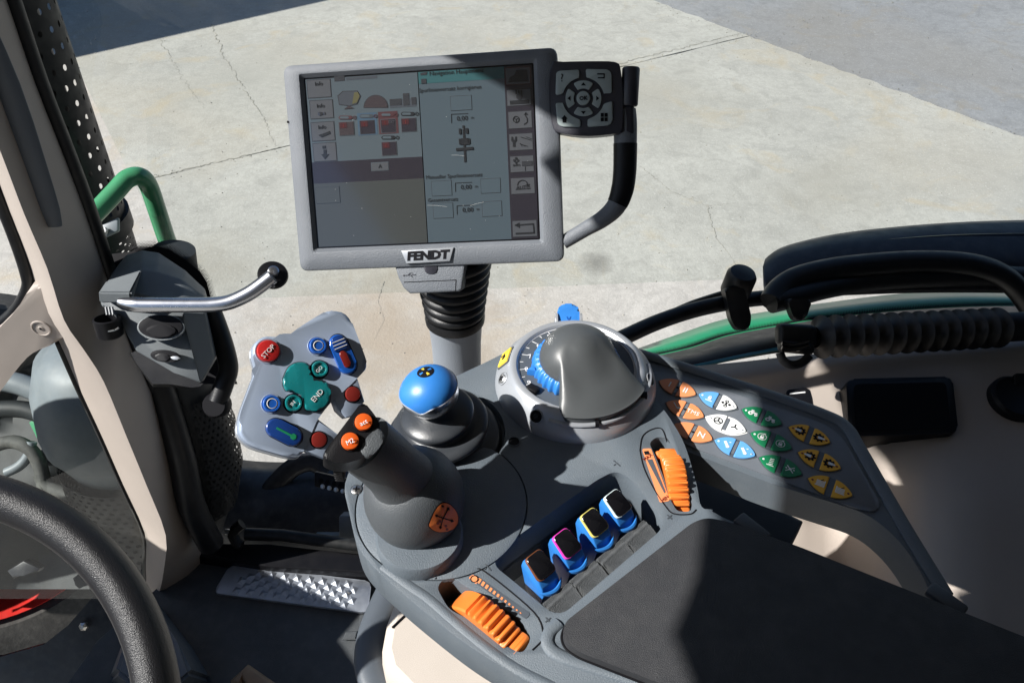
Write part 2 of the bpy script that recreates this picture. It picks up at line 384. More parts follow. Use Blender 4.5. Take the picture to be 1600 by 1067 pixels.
# lower shell under the rim, set in from the top outline
bm = B()
low = [cen + (p - cen) * .965 + Z * (ZC - .034 - p.z) for p in outl]
low = [p - Z * .028 for p in top]
prism(bm, [V((p.x, p.y, ZC - .030)) + (cen - p).normalized() * .010 for p in low], Z, .030, .006, 2)
shell = part('lower_shell', bm, M['console_dark'], con)
boolean(shell, [cutter(pocket_px, 0, .09, .012)], 0)
# soft raised bead that runs along the near side
bm = B()
bead = catmull([K(*p, -.0005) for p in [(598, 884), (640, 915), (668, 934), (705, 966), (748, 1002), (800, 1040), (850, 1066), (900, 1090), (1000, 1130), (1150, 1185)]], False, 6)
tube(bm, bead, .0035, 10, True, .5, Z); part('edge_bead', bm, M['console'], con)
# raised shoulder around the pad
bm = B()
shp = catmull([K(*p, .0) for p in [(873, 972), (858, 988), (857, 1008), (880, 1026), (960, 1052), (1060, 1085), (1200, 1140)]], False, 6)
tube(bm, shp, .0045, 12, True, .5, Z); part('shoulder_bead', bm, M['console'], con)
# seam lines of the two thumbwheel inserts
def seam(px, parent, closed=True, r=.0006, h=.0002, m='ink', f=.006):
    pts = [K(*p, h) for p in px]; pts = fillet(pts, f, 5) if closed else catmull(pts, False, 5)
    bm = B()
    if closed: pts = pts + [pts[0]]
    tube(bm, pts, r, 5, True, .6, Z); return part('seam', bm, M[m], parent)
seam([(680, 904), (702, 889), (740, 887), (765, 898), (834, 956), (849, 990), (847, 1000), (832, 1015)], con, False)
seam([(1000, 704), (1004, 682), (1018, 671), (1034, 670), (1042, 690)], con, False)
seam([(1000, 704), (1006, 730), (1020, 760), (1038, 788), (1052, 802), (1078, 803), (1088, 796)], con, False)
# armrest pad
bm = B()
padpx = [(879, 988), (884, 970), (1082, 816), (1104, 808), (1140, 815), (1250, 854), (1600, 994), (1790, 1066), (1790, 1330), (1300, 1210), (1060, 1078), (905, 1018), (885, 1004)]
pts = fillet([K(*p, .012) for p in padpx], .010, 5)
prism(bm, pts, Z, .016, .007, 5)
pad = part('armrest_pad', bm, M['pad'], con, 'charcoal padded armrest top')
bm = B()
tube(bm, [p + (K(1300, 1000, .012) - p).normalized() * -.0008 - Z * .0075 for p in pts] + [pts[0] + (K(1300, 1000, .012) - pts[0]).normalized() * -.0008 - Z * .0075], .0009, 6)
part('pad_piping', bm, M['black'], pad)
# hinge tabs along the right side of the pad
for (x, y) in [(1175, 826), (1478, 938)]:
    bm = B(); box(bm, K(x, y, .003), E1, E2, Z, .012, .026, .006, .002); part('hinge_tab', bm, M['console_dark'], con)
bm = B(); prism(bm, [pz(*p, 2.225) for p in [(1040, 690), (1110, 742), (1256, 812), (1236, 852), (1095, 806), (1060, 770)]], Z, .02, .004, 2); part('inner_cover', bm, M['console_dark'], con)
# + and minus/plus relief signs next to the wheels and pocket
def emboss(s, x, y, size): text('embossed_sign', s, K(x, y, .0003), E1, -E2, size, M['console_dark'], con, depth=.0002)
emboss('+', 857, 969, .010); emboss('+', 1047, 808, .010); emboss('-|', 759, 886, .008); emboss('-|', 961, 724, .008)
# scale decals
def quad(bm, pts, n=Z, d=.0003): prism(bm, pts, n, d)
bm = B(); quad(bm, fillet([K(*p, .0004) for p in [(730, 901), (739, 895), (829, 958), (822, 967)]], .002)); dec = part('scale_decal', bm, M['slate'], con, 'dark strip with shrinking orange bars')
bm = B(); quad(bm, fillet([K(*p, .0007) for p in [(732, 902), (739, 897), (750, 904), (744, 912)]], .001)); part('decal_symbol', bm, M['orangek'], dec)
bm = B(); lathe(bm, [(.0022, 0), (.0029, 0)], K(741, 904, .0009), Z, 14); part('decal_ring', bm, M['ink'], dec)
for k in range(12):
    t = k / 11; a = V((749 + 66 * t, 906 + 47.5 * t)); wv = V((-4.0, 6.2)) * (1 - .82 * t); u = V((3.0, 2.1)) * (.62 - .25 * t)
    base = a + V((-2, 4))
    bm = B(); quad(bm, [K(*(base - u), .0007), K(*(base + u), .0007), K(*(base + u - wv), .0007), K(*(base - u - wv), .0007)]); part('decal_bar', bm, M['orangek'], dec)
bm = B(); quad(bm, fillet([K(*p, .0004) for p in [(1003, 701), (1017, 700), (1047, 782), (1031, 785)]], .002)); dec = part('scale_decal', bm, M['orangek'], con, 'orange strip with a dark wedge')
bm = B(); quad(bm, [K(*p, .0008) for p in [(1011, 718), (1019, 717), (1040, 768), (1038, 770)]]); part('decal_wedge', bm, M['slate'], dec)
bm = B(); quad(bm, [K(*p, .0008) for p in [(1006, 705), (1013, 704), (1015, 709), (1008, 710)]]); part('decal_symbol', bm, M['ink'], dec)
text('lettering', 'MAX', K(1012, 714, .0008), E1, -E2, .0042, M['redd'], dec); text('lettering', 'MIN', K(1039, 779, .0008), E1, -E2, .0042, M['redd'], dec)

# ---- thumbwheels
def thumbwheel(label, a, b, wd, R, sink, tabside, nrib, lo_=-22):
    A = K(*a); Bp = K(*b); d = (Bp - A).normalized(); s = V((-d.y, d.x, 0)); mid = (A + Bp) / 2
    t = thing('thumbwheel', label, 'thumbwheel', mid - Z * sink, 'orange ribbed thumbwheels')
    c = mid - Z * sink; prof = []
    n = 200; lo, hi = -150, 150
    for k in range(n + 1):
        th = R_(lo + (hi - lo) * k / n); r = R; dg = math.degrees(th)
        if lo_ < dg < 48:
            ph = ((dg - lo_) / (48 - lo_) * nrib) % 1; r = R - .0030 * abs(math.cos(math.pi * ph)) ** 3
        if 48 <= dg < 53: r = R + .005 * (dg - 48) / 5
        elif 53 <= dg < 66: r = R + .005 - .004 * (dg - 53) / 13
        elif dg >= 66: r = R - .004
        prof.append(c + (d * math.sin(th) + Z * math.cos(th)) * r)
    bm = B(); e = .0012
    rings = [[c + (p - c) * .955 + s * wd for p in prof], [p + s * (wd - e) for p in prof], [p - s * (wd - e) for p in prof], [c + (p - c) * .955 - s * wd for p in prof]]
    loft(bm, rings); part('wheel', bm, M['orange'], t)
    bm = B(); th = R_(56); pc = c + (d * math.sin(th) + Z * math.cos(th)) * (R + .0005)
    tang = (d * math.cos(th) - Z * math.sin(th)); rad = d * math.sin(th) + Z * math.cos(th)
    box(bm, pc + s * tabside * .002 - rad * .001, tang, s, rad, .008, wd * 2 + .002, .007, .0018); part('stop_tab', bm, M['orange'], t)
thumbwheel('orange ribbed thumbwheel nearest the viewer, at the near edge of the console', (721, 934), (804, 1000), .0088, .0325, .0225, -1, 7)
thumbwheel('orange ribbed thumbwheel between the grey dome and the button panel', (1064, 790), (1046, 704), .0080, .032, .0225, 1, 11, -66)

# ---- four lever switches
def lever(px, label, fm):
    o = K(*px) - Z * .001
    t = thing('lever_switch', label, 'lever', o - Z * .03, 'lever switches in the pocket')
    P = lambda a, b, c: o + E1 * a + E2 * b + Z * c
    hw = .0081
    # rubber boot: folded step and block
    bm = B()
    prof = [(.009, -.050), (.009, -.002), (.0105, .0022), (.0130, .0004), (.0146, .0018), (.0164, .0005), (.0300, -.0040), (.0318, -.006), (.0330, -.011), (.0330, -.050)]
    rings = [[P(s_ * .0127, b, c) for b, c in prof] for s_ in (-1, 1)]; loft(bm, rings)
    bmesh.ops.bevel(bm, geom=list(bm.edges), offset=.0009, segments=2, affect='EDGES', profile=.5)
    boot = part('boot', bm, M['boot'], t)
    bm = B(); box(bm, P(0, .0315, -.0065), E1, E2, Z, .019, .003, .003, .0008); part('boot_lip', bm, M['boot'], boot)
    # blue body
    bm = B()
    prof = [(-.0170, .0100), (-.0156, .0162), (-.0125, .0180), (.0008, .0118), (.0052, .0062), (.0075, -.001), (.006, -.006), (.004, -.030), (-.008, -.030), (-.012, -.010)]
    rings = []
    for s_, sc in ((-1, .96), (-.82, 1), (.82, 1), (1, .96)):
        rings.append([P(hw * s_, b * sc - .001, c * sc) for b, c in prof])
    loft(bm, rings)
    bmesh.ops.bevel(bm, geom=[e for e in bm.edges if e.calc_length() > .006], offset=.0007, segments=2, affect='EDGES', profile=.5)
    bd = part('lever_body', bm, M['blue'], t)
    # chin crescent
    bm = B(); rings = []
    for k in range(15):
        a = -1 + 2 * k / 14; h = .0030 * math.sqrt(max(.02, 1 - a * a)); bb = .0048 + .0046 * (1 - a * a)
        cc = P(a * .0100, bb, .0036 - .0020 * (1 - a * a))
        rings.append([cc + (E2 * math.cos(q_) * .6 + Z * math.sin(q_)) * h for q_ in [6.2832 * j / 8 for j in range(8)]])
    loft(bm, rings); part('chin', bm, M['blue'], bd)
    # cap: coloured frame, then a black glossy lens
    ax = (P(0, .0015, .0118) - P(0, -.0145, .0190)).normalized(); n = E1.cross(ax); n = n if n.z > 0 else -n
    cc = (P(0, .0025, .0122) + P(0, -.0155, .0198)) / 2
    def face(hx, hy, off, dome, r, m, nm, par, taper=.86):
        pts = fillet([cc + E1 * sx * hx * (taper if sy < 0 else 1) + ax * sy * hy + n * off for sx, sy in ((-1, -1), (1, -1), (1, 1), (-1, 1))], r, 4)
        bm = B(); prism(bm, pts, n, .003, dome, 2); return part(nm, bm, m, par)
    face(.0082, .0094, .0008, .0006, .0035, fm, 'coloured_frame', t, .88)
    face(.0076, .0088, .0014, .0006, .003, M['blackg'], 'black_cap', t, .88)
M['boot'] = mat('boot_rubber', (.072, .078, .084), .7, bump=.8, bscale=1500, var=.25, vscale=120, dust=.12)
M['fbrown'] = mat('brown_frame', (.16, .055, .022), .4); M['fpink'] = mat('magenta_frame', (.72, .05, .45), .4)
M['fyell'] = mat('pale_yellow_frame', (.66, .58, .16), .4); M['fwhite'] = mat('pale_frame', (.62, .72, .74), .4)
lever((853, 910), 'lever switch with brown framed black cap, at the near left end of the row', M['fbrown'])
lever((894, 876), 'lever switch with magenta framed black cap, second from the near end', M['fpink'])
lever((936, 843), 'lever switch with pale yellow framed black cap, third from the near end', M['fyell'])
lever((972, 813), 'lever switch with white framed black cap, at the far right end of the row', M['fwhite'])
# pocket lining: step below the boots
bm = B(); box(bm, V((.085, .365, 2.0)), E1, E2, Z, .13, .12, .60, .01); part('support_column', bm, M['console_dark'], con)
bm = B(); box(bm, K(965, 905, -.050), E1, E2, Z, .112, .016, .040, .002); part('pocket_step', bm, M['console_dark'], con)
# stop recess hole and screws on the console
def hole(x, y, r, h=.0003, parent=con, rim='console'):
    bm = B(); lathe(bm, [(r * 1.12, 0), (r * 1.1, .0008), (r * .98, .0009), (r * .95, 0)], K(x, y, h), Z, 20); o = part('screw_recess', bm, M[rim], parent)
    bm = B(); lathe(bm, [(r * .97, 0), (0, 0)], K(x, y, h + .0003), Z, 20); part('recess_floor', bm, M['ink'], o)
hole(803, 690, .0046); 
def screw(c, n, r, parent):
    bm = B(); lathe(bm, [(r, -.001), (r, .0006), (r * .8, .0011), (0, .0013)], c, n, 18); s = part('screw', bm, M['steel'], parent)
    a = perp(n); b2 = n.cross(a)
    bm = B()
    for x in (a, b2): box(bm, c + n * .0012, x, n.cross(x), n, r * 1.25, r * .28, .0006)
    part('screw_slot', bm, M['ink'], s)
screw(K(557, 765, .0008), Z, .0042, con)
bm = B(); lathe(bm, [(.0045, .0), (.0043, .0007), (.0046, .0008)], K(557, 765, .0002), Z, 18); part('screw_ring', bm, M['console_dark'], con)
# ================================================================== JOYSTICK
joy = thing('joystick', 'grey multifunction joystick with silver button head and red stop button', 'joystick', jc)
bm = B(); lathe(bm, [(.0648, -.003), (.0645, .0004), (.062, .0014), (.046, .0030), (.036, .004), (.0, .004)], jc - Z * .0005, Z, 72); part('base_disc', bm, M['console'], joy)
bm = B(); lathe(bm, [(.0315, 0), (.0315, .009), (.0300, .0115), (.02, .0125), (0, .0125)], K(657, 846, .0), Z, 48); part('collar', bm, M['console'], joy)
# dark wedge gap at the front of the base
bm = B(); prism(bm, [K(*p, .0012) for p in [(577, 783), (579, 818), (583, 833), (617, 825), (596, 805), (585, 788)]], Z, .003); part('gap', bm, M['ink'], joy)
# swept grip: (px, py, height, half width, half depth)
secs = [(653, 790, .0230, .0190, .0190), (650, 780, .0300, .0300, .0290), (645, 768, .0390, .0290, .0275), (638, 758, .0470, .0258, .0242), (629, 748, .0550, .0226, .0214), (616, 734, .0670, .0206, .0196),
        (597, 716, .0840, .0200, .0190), (580, 702, .0945, .0203, .0190), (568, 692, .1020, .0200, .0180)]
cs = [K(s[0], s[1], s[2]) for s in secs]
rings = []
for i, s in enumerate(secs):
    d = (cs[min(i + 1, len(cs) - 1)] - cs[max(i - 1, 0)]).normalized()
    wgt = min(1, .45 + i * .2); d = (Z * (1 - wgt) + d * wgt).normalized()
    vw = (CAM - cs[i]); vw = (vw - d * vw.dot(d)).normalized(); u = d.cross(vw).normalized()
    rings.append([cs[i] + u * math.cos(6.28318 * k / 40) * s[3] + vw * math.sin(6.28318 * k / 40) * s[4] for k in range(40)])
bm = B(); loft(bm, rings)
bmesh.ops.bevel(bm, geom=[e for e in bm.edges if all(len(f.verts) > 8 or True for f in e.link_faces) and any(len(f.verts) > 8 for f in e.link_faces)], offset=.003, segments=3, affect='EDGES')
grip = part('grip', bm, M['joy'], joy, smooth=60)
bulb_c = K(648, 777, .0285)
bm = B(); lathe(bm, [(.020, -.0300), (.0285, -.0235), (.0335, -.0150), (.0358, -.0060), (.0362, .0030), (.0352, .0105), (.0325, .0185), (.0280, .0255), (.0215, .0310), (.012, .0345), (0, .0355)], bulb_c, (Z + (cs[-1] - cs[0]).normalized() * .35).normalized(), 48)
bulb = part('boot', bm, M['joy'], joy, smooth=75)
# sticker on the bulb
stk = [(690, 786), (702, 788), (712, 800), (714, 814), (708, 824), (696, 829), (682, 829), (671, 822), (671, 815), (680, 796)]
# sticker follows the bulb: a grid projected on the grip surface
from mathutils.bvhtree import BVHTree
tmp = B(); tmp.from_mesh(grip.data); tmp.from_mesh(bulb.data); gb = base_of(grip)
bvh = BVHTree.FromBMesh(tmp)
def cast(x, y, lift):
    d = ray(x, y).normalized(); h = bvh.ray_cast(CAM - gb, d)
    if h[0] is None:
        q_ = bvh.find_nearest(CAM + d * .60 - gb); return q_[0] + gb + q_[1] * lift
    n = h[1]; n = n if n.dot(d) < 0 else -n
    return h[0] + gb + n * lift
def decal(px, name, m, parent, lift, thick=.0003):
    c = V((sum(p[0] for p in px) / len(px), sum(p[1] for p in px) / len(px)))
    bm = B(); fr = [0, .35, .7, 1]
    pts2 = [V(p) for p in px]; n = len(pts2); rr = []
    for f_ in fr[1:]:
        rr.append([bm.verts.new(cast(*(c + (p - c) * f_), lift)) for p in pts2])
    cv = bm.verts.new(cast(c.x, c.y, lift))
    for i in range(n):
        bm.faces.new((cv, rr[0][i], rr[0][(i + 1) % n]))
        for a, b_ in zip(rr, rr[1:]): bm.faces.new((a[i], b_[i], b_[(i + 1) % n], a[(i + 1) % n]))
    return part(name, bm, m, parent)
def smooth2(px, n=4): return [tuple(p)[:2] for p in catmull([V((x, y, 0)) for x, y in px], True, n)]
def grow(px, k):
    cx = sum(p[0] for p in px) / len(px); cy = sum(p[1] for p in px) / len(px)
    return [(cx + (x - cx) * k, cy + (y - cy) * k) for x, y in px]
decal(smooth2(grow(stk, 1.06)), 'sticker_edge', M['ink'], grip, .0005)
st = decal(smooth2(stk), 'sticker', M['orangeb'], grip, .0009, )
st['label'] = 'orange sticker with a black four way arrow'
M['stickero'] = mat('sticker_orange', (.80, .21, .05), .45); st.data.materials[0] = M['stickero']
def stroke(a, b, wd, head=0):
    a = V(a); b = V(b); d = (b - a).normalized(); s = V((-d.y, d.x)) * wd
    pts = [a - s, a + s]
    if head: e = b - d * head; pts += [e + s, e + s * 3, b, e - s * 3, e - s]
    else: pts += [b + s, b - s]
    return [tuple(p) for p in pts]
for a, b in [((691, 808), (700, 791)), ((691, 808), (678, 803)), ((691, 808), (707, 813)), ((691, 808), (686, 825))]:
    decal(stroke(a, b, .8, 3.2), 'sticker_arrow', M['ink'], grip, .0013)
for c in [(690, 790), (683, 816), (695, 820), (686, 813), (697, 825)]:
    decal([(c[0] + 2.4 * math.cos(k * 1.047), c[1] + 2.0 * math.sin(k * 1.047)) for k in range(6)], 'sticker_sign', M['ink'] if c[1] < 800 else M['redd'], grip, .0013)
# orange side stripe near the trigger
decal([(530, 726), (536, 727), (552, 752), (560, 766), (556, 767), (545, 756), (535, 742)], 'side_stripe', M['stickero'], grip, .0012)
bm = B()
for k in range(6): box(bm, K(529, 724, .085) + V((0, 0, -.0022 * k)), RT, V((0, 1, 0)), Z, .006, .012, .0014, .0003)
part('trigger_ribs', bm, M['black'], joy)
# thumb panel (black) on the grip end, facing the driver
hn = (-FW * .88 + RT * .38 + UP * .16).normalized()
hc = pd(484, 604, .505)
gn = (-FW * .85 + RT * .20 + UP * .30).normalized(); go = K(545, 672, .1375)
def GP(x, y, l=0): return pp(x, y, go + gn * l, gn)
bm = B(); prism(bm, fillet([GP(*p) for p in [(567, 625), (588, 651), (598, 671), (576, 704), (566, 716), (540, 724), (520, 722), (501, 713)]], .004, 4), gn, .030, .0025, 3); tp = part('thumb_panel', bm, M['black'], joy)
bm = B()
scoop = [GP(*p, .0004) for p in [(589, 668), (597, 674), (600, 684), (592, 700), (578, 713), (570, 713), (562, 702), (569, 694), (572, 684), (580, 676)]]
prism(bm, catmull(scoop, True, 3), gn, .004, .001, 2); part('thumb_rest', bm, M['joy'], joy)
def button(c, n, r, h, m, name, parent, rim=None, dish=False, bev=.35):
    bm = B()
    if dish: prof = [(r, -.001), (r, h * .6), (r * .9, h), (r * .74, h), (r * .62, h * .72), (0, h * .6)]
    else: prof = [(r, -.001), (r, h * (1 - bev)), (r * .93, h * .92), (r * .8, h), (0, h * 1.12)]
    lathe(bm, prof, c, n, 28); o = part(name, bm, m, parent)
    if rim:
        bm = B(); lathe(bm, [(r * 1.02, .0004), (r * 1.13, .0006), (r * 1.2, -.0005)], c, n, 28); part('rim', bm, rim, o)
    return o
for (x, y), s in (((568, 660), ''), ((547, 690), '')):
    o = button(GP(x, y, .0002), gn, .0053, .0030, M['orangeb'], 'orange_button', joy, M['black'])
    text('lettering', 'act' if x > 550 else 'M2', GP(x, y, .0042), RT + UP * .5, UP - RT * .5, .004, M['white'], o)
# head slab
HR = math.hypot
def HP(x, y, l=0): return pp(x, y, hc + hn * l, hn)
head_px = [(506, 488), (518, 485), (535, 487), (547, 497), (555, 516), (565, 542), (573, 565), (573, 575), (567, 582), (545, 604), (518, 628), (504, 645), (494, 660), (484, 684), (475, 704), (471, 711), (464, 714), (450, 713), (420, 705), (394, 697),
           (377, 684), (372, 668), (376, 645), (384, 622), (393, 598), (400, 579), (397, 564), (394, 550), (398, 536), (411, 526), (425, 525), (436, 528), (446, 527), (464, 514), (484, 501)]
hout = catmull([HP(*p) for p in head_px], True, 2)
bm = B(); prism(bm, hout, hn, .021, .0026, 4)
head = part('head', bm, M['headpaint'], joy, smooth=55)
bm = B(); cc = sum(hout, V((0, 0, 0))) / len(hout)
prism(bm, [cc + (p - cc) * 1.02 - hn * .0125 for p in hout], hn, .004, .001, 2); part('head_band', bm, M['silver'], head)
# arms between head and grip with dark red buttons
def arm(px, bpx):
    bm = B(); prism(bm, [HP(*p, -.0005) for p in px], hn, .013, .0012, 2); a = part('arm', bm, M['headpaint'], joy)
    button(HP(*bpx, -.0005), hn, .0049, .0020, M['redd'], 'dark_red_button', a, M['black'])
arm([(533, 596), (558, 588), (570, 627), (551, 650), (541, 652), (528, 640), (522, 624)], (551, 616))
arm([(494, 652), (530, 680), (534, 684), (509, 716), (472, 702), (482, 680)], (498, 687))
# red stop button
rd = (HP(463, 508) - HP(420, 548)).normalized()
ex_ = (HP(430, 537) - HP(408, 560)).normalized(); ey_ = hn.cross(ex_)
o = button(HP(419, 549), hn, .0070, .0034, M['red'], 'stop_button', joy, M['headpaint']); text('lettering', 'STOP', HP(419, 549, .0040), ex_, ey_, .0042, M['white'], o)
for x, y in ((496, 541), (424, 631)):
    o = button(HP(x, y), hn, .0054, .0033, M['blue2'], 'round_blue_button', joy, M['headpaint'], True)
    bm = B(); lathe(bm, [(.0028, .0030), (.0032, .0033), (.0028, .0034)], HP(x, y), hn, 24); part('ring_mark', bm, M['white'], o)
    bm = B(); lathe(bm, [(.0031, .0026), (.0029, .0031), (.0, .0029)], HP(x, y), hn, 24); part('button_core', bm, M['blue2'], o)
for (x, y), s in (((499, 577), 'GO'), ((458, 630), 'IN')):
    o = button(HP(x, y), hn, .0053, .0031, M['teal'], 'round_teal_button', joy, M['black'], True)
    text('lettering', s, HP(x, y, .0031), ex_, ey_, .0032, M['white'], o)
tl = [(390, 480), (420, 420), (480, 392), (535, 400), (541, 425), (540, 460), (560, 500), (610, 530), (660, 520), (684, 570), (680, 640), (640, 690), (570, 705), (522, 690), (518, 640), (508, 600), (460, 572), (402, 576), (380, 520)]
tlp = [(350 + a / 4.104, 470 + b / 4.104) for a, b in tl]
pts = catmull([HP(*p, .0032) for p in tlp], True, 3)
bm = B(); prism(bm, pts, hn, .0044, .0016, 4); o = part('end_button', bm, M['teal'], joy, 'large curved teal button')
cc = sum(pts, V((0, 0, 0))) / len(pts)
bm = B(); prism(bm, [cc + (p - cc) * 1.05 - hn * .0028 for p in pts], hn, .002, .0003, 1); part('rim', bm, M['slate'], o)
text('lettering', 'END', HP(496, 618, .0035), ex_, ey_, .0046, M['white'], o)
def oblong(a, b, r, l, m, name, n=hn, h=.004, parent=joy):
    A = HP(*a, l); Bq = HP(*b, l); d = (Bq - A).normalized(); s = n.cross(d); pts = []
    for k in range(13): t = R_(-90 + 180 * k / 12); pts.append(Bq + (d * math.cos(t) + s * math.sin(t)) * r)
    for k in range(13): t = R_(90 + 180 * k / 12); pts.append(A + (d * math.cos(t) + s * math.sin(t)) * r)
    bm = B(); prism(bm, pts, n, h, min(.0012, r * .3), 3); return part(name, bm, m, parent), d, s, A, Bq
rim, *_ = oblong((529, 536), (544, 570), .0065, .0006, M['black'], 'toggle_rim')
tg, d, s, A, Bq = oblong((529, 536), (544, 570), .0058, .0036, M['blue2'], 'rocker_switch')
tg['label'] = 'blue rocker with red slot'
oblong((536, 553), (543, 569), .0022, .0046, M['redd'], 'red_slot', h=.001, parent=tg)
pts = [A + d * t * .0052 + s * q_ * .0052 + hn * .0012 for t, q_ in ((-.9, -.6), (-.9, .6), (.9, 1), (.9, -1))]
bm = B(); prism(bm, fillet(pts, .002), hn, .002, .0005, 2); part('ridge_block', bm, M['blue2d'], tg)
for k in range(3):
    bm = B(); box(bm, A + d * (-.0014 + .0022 * k) + hn * .0013, s, d, hn, .0086, .0004, .0004); part('ridge_line', bm, M['white'], tg)
rim, *_ = oblong((431, 668), (458, 682), .0065, .0006, M['black'], 'toggle_rim')
tg, d, s, A, Bq = oblong((431, 668), (458, 682), .0058, .0036, M['blue2d'], 'rocker_switch'); tg['label'] = 'dark blue rocker with green arrow'
M['gprint'] = mat('green_print', (.01, .22, .09), .4)
mid = (A + Bq) / 2
bm = B(); box(bm, mid + hn * .0002, d, s, hn, .011, .0012, .0006); lathe(bm, [(.002, .0003), (0, .0005)], mid + d * .006, hn, 6); part('green_mark', bm, M['gprint'], tg)

# ================================================================== BALL LEVER
bl = thing('ball_lever', 'blue topped ball lever on black rubber bellows beside the joystick', 'lever', bc)
bct = K(672, 611, .052); bb = bc + Z * -.008; axd = (bct - bb).normalized()
L = (bct - bb).length
prof = [(.0475, 0), (.047, .005), (.0435, .0065), (.036, .0080), (.0345, .0105), (.0365, .0135), (.0395, .0165), (.0395, .0200), (.0350, .0228), (.0275, .0240), (.0255, .0265), (.0270, .0295), (.0300, .0320), (.0290, .0350), (.0235, .0380), (.0170, .0400), (.0120, .0420), (.010, .044), (.0095, L)]
bm = B(); u = perp(axd)
rings = []
for r, h in prof:
    wgt = min(1, h / .02); a = (Z * (1 - wgt) + axd * wgt).normalized(); uu = RT - a * RT.dot(a); uu.normalize(); vv = a.cross(uu); c = bb + axd * h
    rings.append([c + (uu * math.cos(6.28318 * k / 56) + vv * math.sin(6.28318 * k / 56)) * r for k in range(56)])
rings = list(zip(*rings)); rings = [catmull(list(r), False, 3) for r in rings]; rings = list(zip(*rings))
loft(bm, [list(r) for r in rings]); part('bellows', bm, M['bellows'], bl, smooth=60)
# ball: blue cap and silver cup split by a dipping line
br = .0228; bx = (RT * .9 - V((0, 1, 0)) * .44).normalized(); bu = V((-.16, .0, 1)).normalized(); bx = (bx - bu * bx.dot(bu)).normalized(); by = bu.cross(bx)
NS = 64
def bphi(th): # polar angle of the split line
    front = math.cos(th - math.atan2((V((-.25, -1, 0))).dot(by), (V((-.25, -1, 0))).dot(bx)))
    return R_(79) + R_(3) * front + R_(12) * max(0, front) ** 30
def bpt(th, ph, k=1):
    nose = max(0, math.cos(th - math.atan2(V((-1, -.35, 0)).dot(by), V((-1, -.35, 0)).dot(bx)))) ** 4 * math.sin(ph) ** 4 * .07
    r = br * k * (1 + nose)
    return bct + (bx * math.cos(th) + by * math.sin(th)) * math.sin(ph) * r + bu * math.cos(ph) * r * (.84 if ph < 1.57 else .92)
ths = [6.28318530718 * k / NS for k in range(NS)]
bm = B(); loft(bm, [[bpt(t, max(.02, bphi(t) * j / 16)) for t in ths] for j in range(17)]); part('ball_cap', bm, M['blue'], bl, smooth=70)
bm = B(); loft(bm, [[bpt(t, bphi(t) + (3.05 - bphi(t)) * j / 12, .985) for t in ths] for j in range(13)]); part('ball_cup', bm, M['chrome'], bl, smooth=70)
bm = B(); pth = [bpt(t, bphi(t), 1.0) for t in ths]; tube(bm, pth + [pth[0]], .0006, 6, False); part('split_ring', bm, M['silver'], bl)
# round decal on top
dn = None
dth = math.atan2((CAM - bct).dot(by), (CAM - bct).dot(bx))
bm = B()
def dpt(a, r, k): # point around the decal centre, on the ball
    c = (Z * .93 - RT * .13 + V((0, .12, 0))).normalized(); x = perp(c); y = c.cross(x)
    d = (c + (x * math.cos(a) + y * math.sin(a)) * r).normalized(); d = d * br * k; return bct + d - bu * d.dot(bu) * .155
loft(bm, [[dpt(6.28318 * j / 28, r, 1.012) for j in range(28)] for r in (.30, .2, .1, .01)]); dk = part('decal', bm, M['ink'], bl, smooth=70)
M['yprint'] = mat('yellow_print', (.72, .5, .05), .4)
for a, m in ((.6, 'yprint'), (2.2, 'blue'), (3.75, 'yprint'), (5.3, 'blue')):
    bm = B(); loft(bm, [[dpt(a + da, r, 1.017) for da, r in ((-.25, .10), (.25, .10), (.22, .23), (-.22, .23))], [dpt(a + da, r, 1.019) for da, r in ((-.25, .10), (.25, .10), (.22, .23), (-.22, .23))]]); part('decal_mark', bm, M[m], dk)

# ================================================================== DIAL UNIT
DC = V((.0555, .4895, ZC)); 
du = thing('depth_dial', 'round silver dial unit with grey dome hood and blue ribbed wheel', 'dial', DC)
bm = B(); lathe(bm, [(.0705, -.002), (.0700, .003), (.0680, .008), (.0600, .0185), (.0575, .0215), (.0545, .0225), (.0520, .0220), (.0505, .0205), (.0495, .016), (.030, .016)], DC, Z, 96); part('base_ring', bm, M['silver'], du, smooth=32)
bm = B(); lathe(bm, [(.0505, .0), (.0355, .0), (.0355, -.002)], DC + Z * .0190, Z, 72); sc_ = part('scale', bm, M['slate'], du)
bm = B(); lathe(bm, [(.0507, .0), (.0497, .0004), (.0494, .0)], DC + Z * .0192, Z, 96); part('scale_line', bm, M['white'], sc_)
def dpos(deg, r, h): return DC + V((math.cos(R_(deg)) * r, math.sin(R_(deg)) * r, h))
# digits 9 to 6 climb clockwise on the left side
digs = {'9': (827, 598), '8': (823, 577), '7': (828, 557), '6': (841, 540), '5': (858, 526)}
for s_, q_ in digs.items(): text('digit', s_, pz(q_[0], q_[1], ZC + .0194), V((.95, .25, 0)), V((-.25, .95, 0)), .0070, M['white'], sc_)
for k in range(13):
    a = 212 - k * 11.2; rad = V((math.cos(R_(a)), math.sin(R_(a)), 0)); ln = .005 if k % 2 == 0 else .003
    bm = B(); box(bm, dpos(a - 5, .0490 - ln / 2, .0193), rad, rad.cross(Z), Z, ln, .0005, .0003); part('tick', bm, M['white'], sc_)
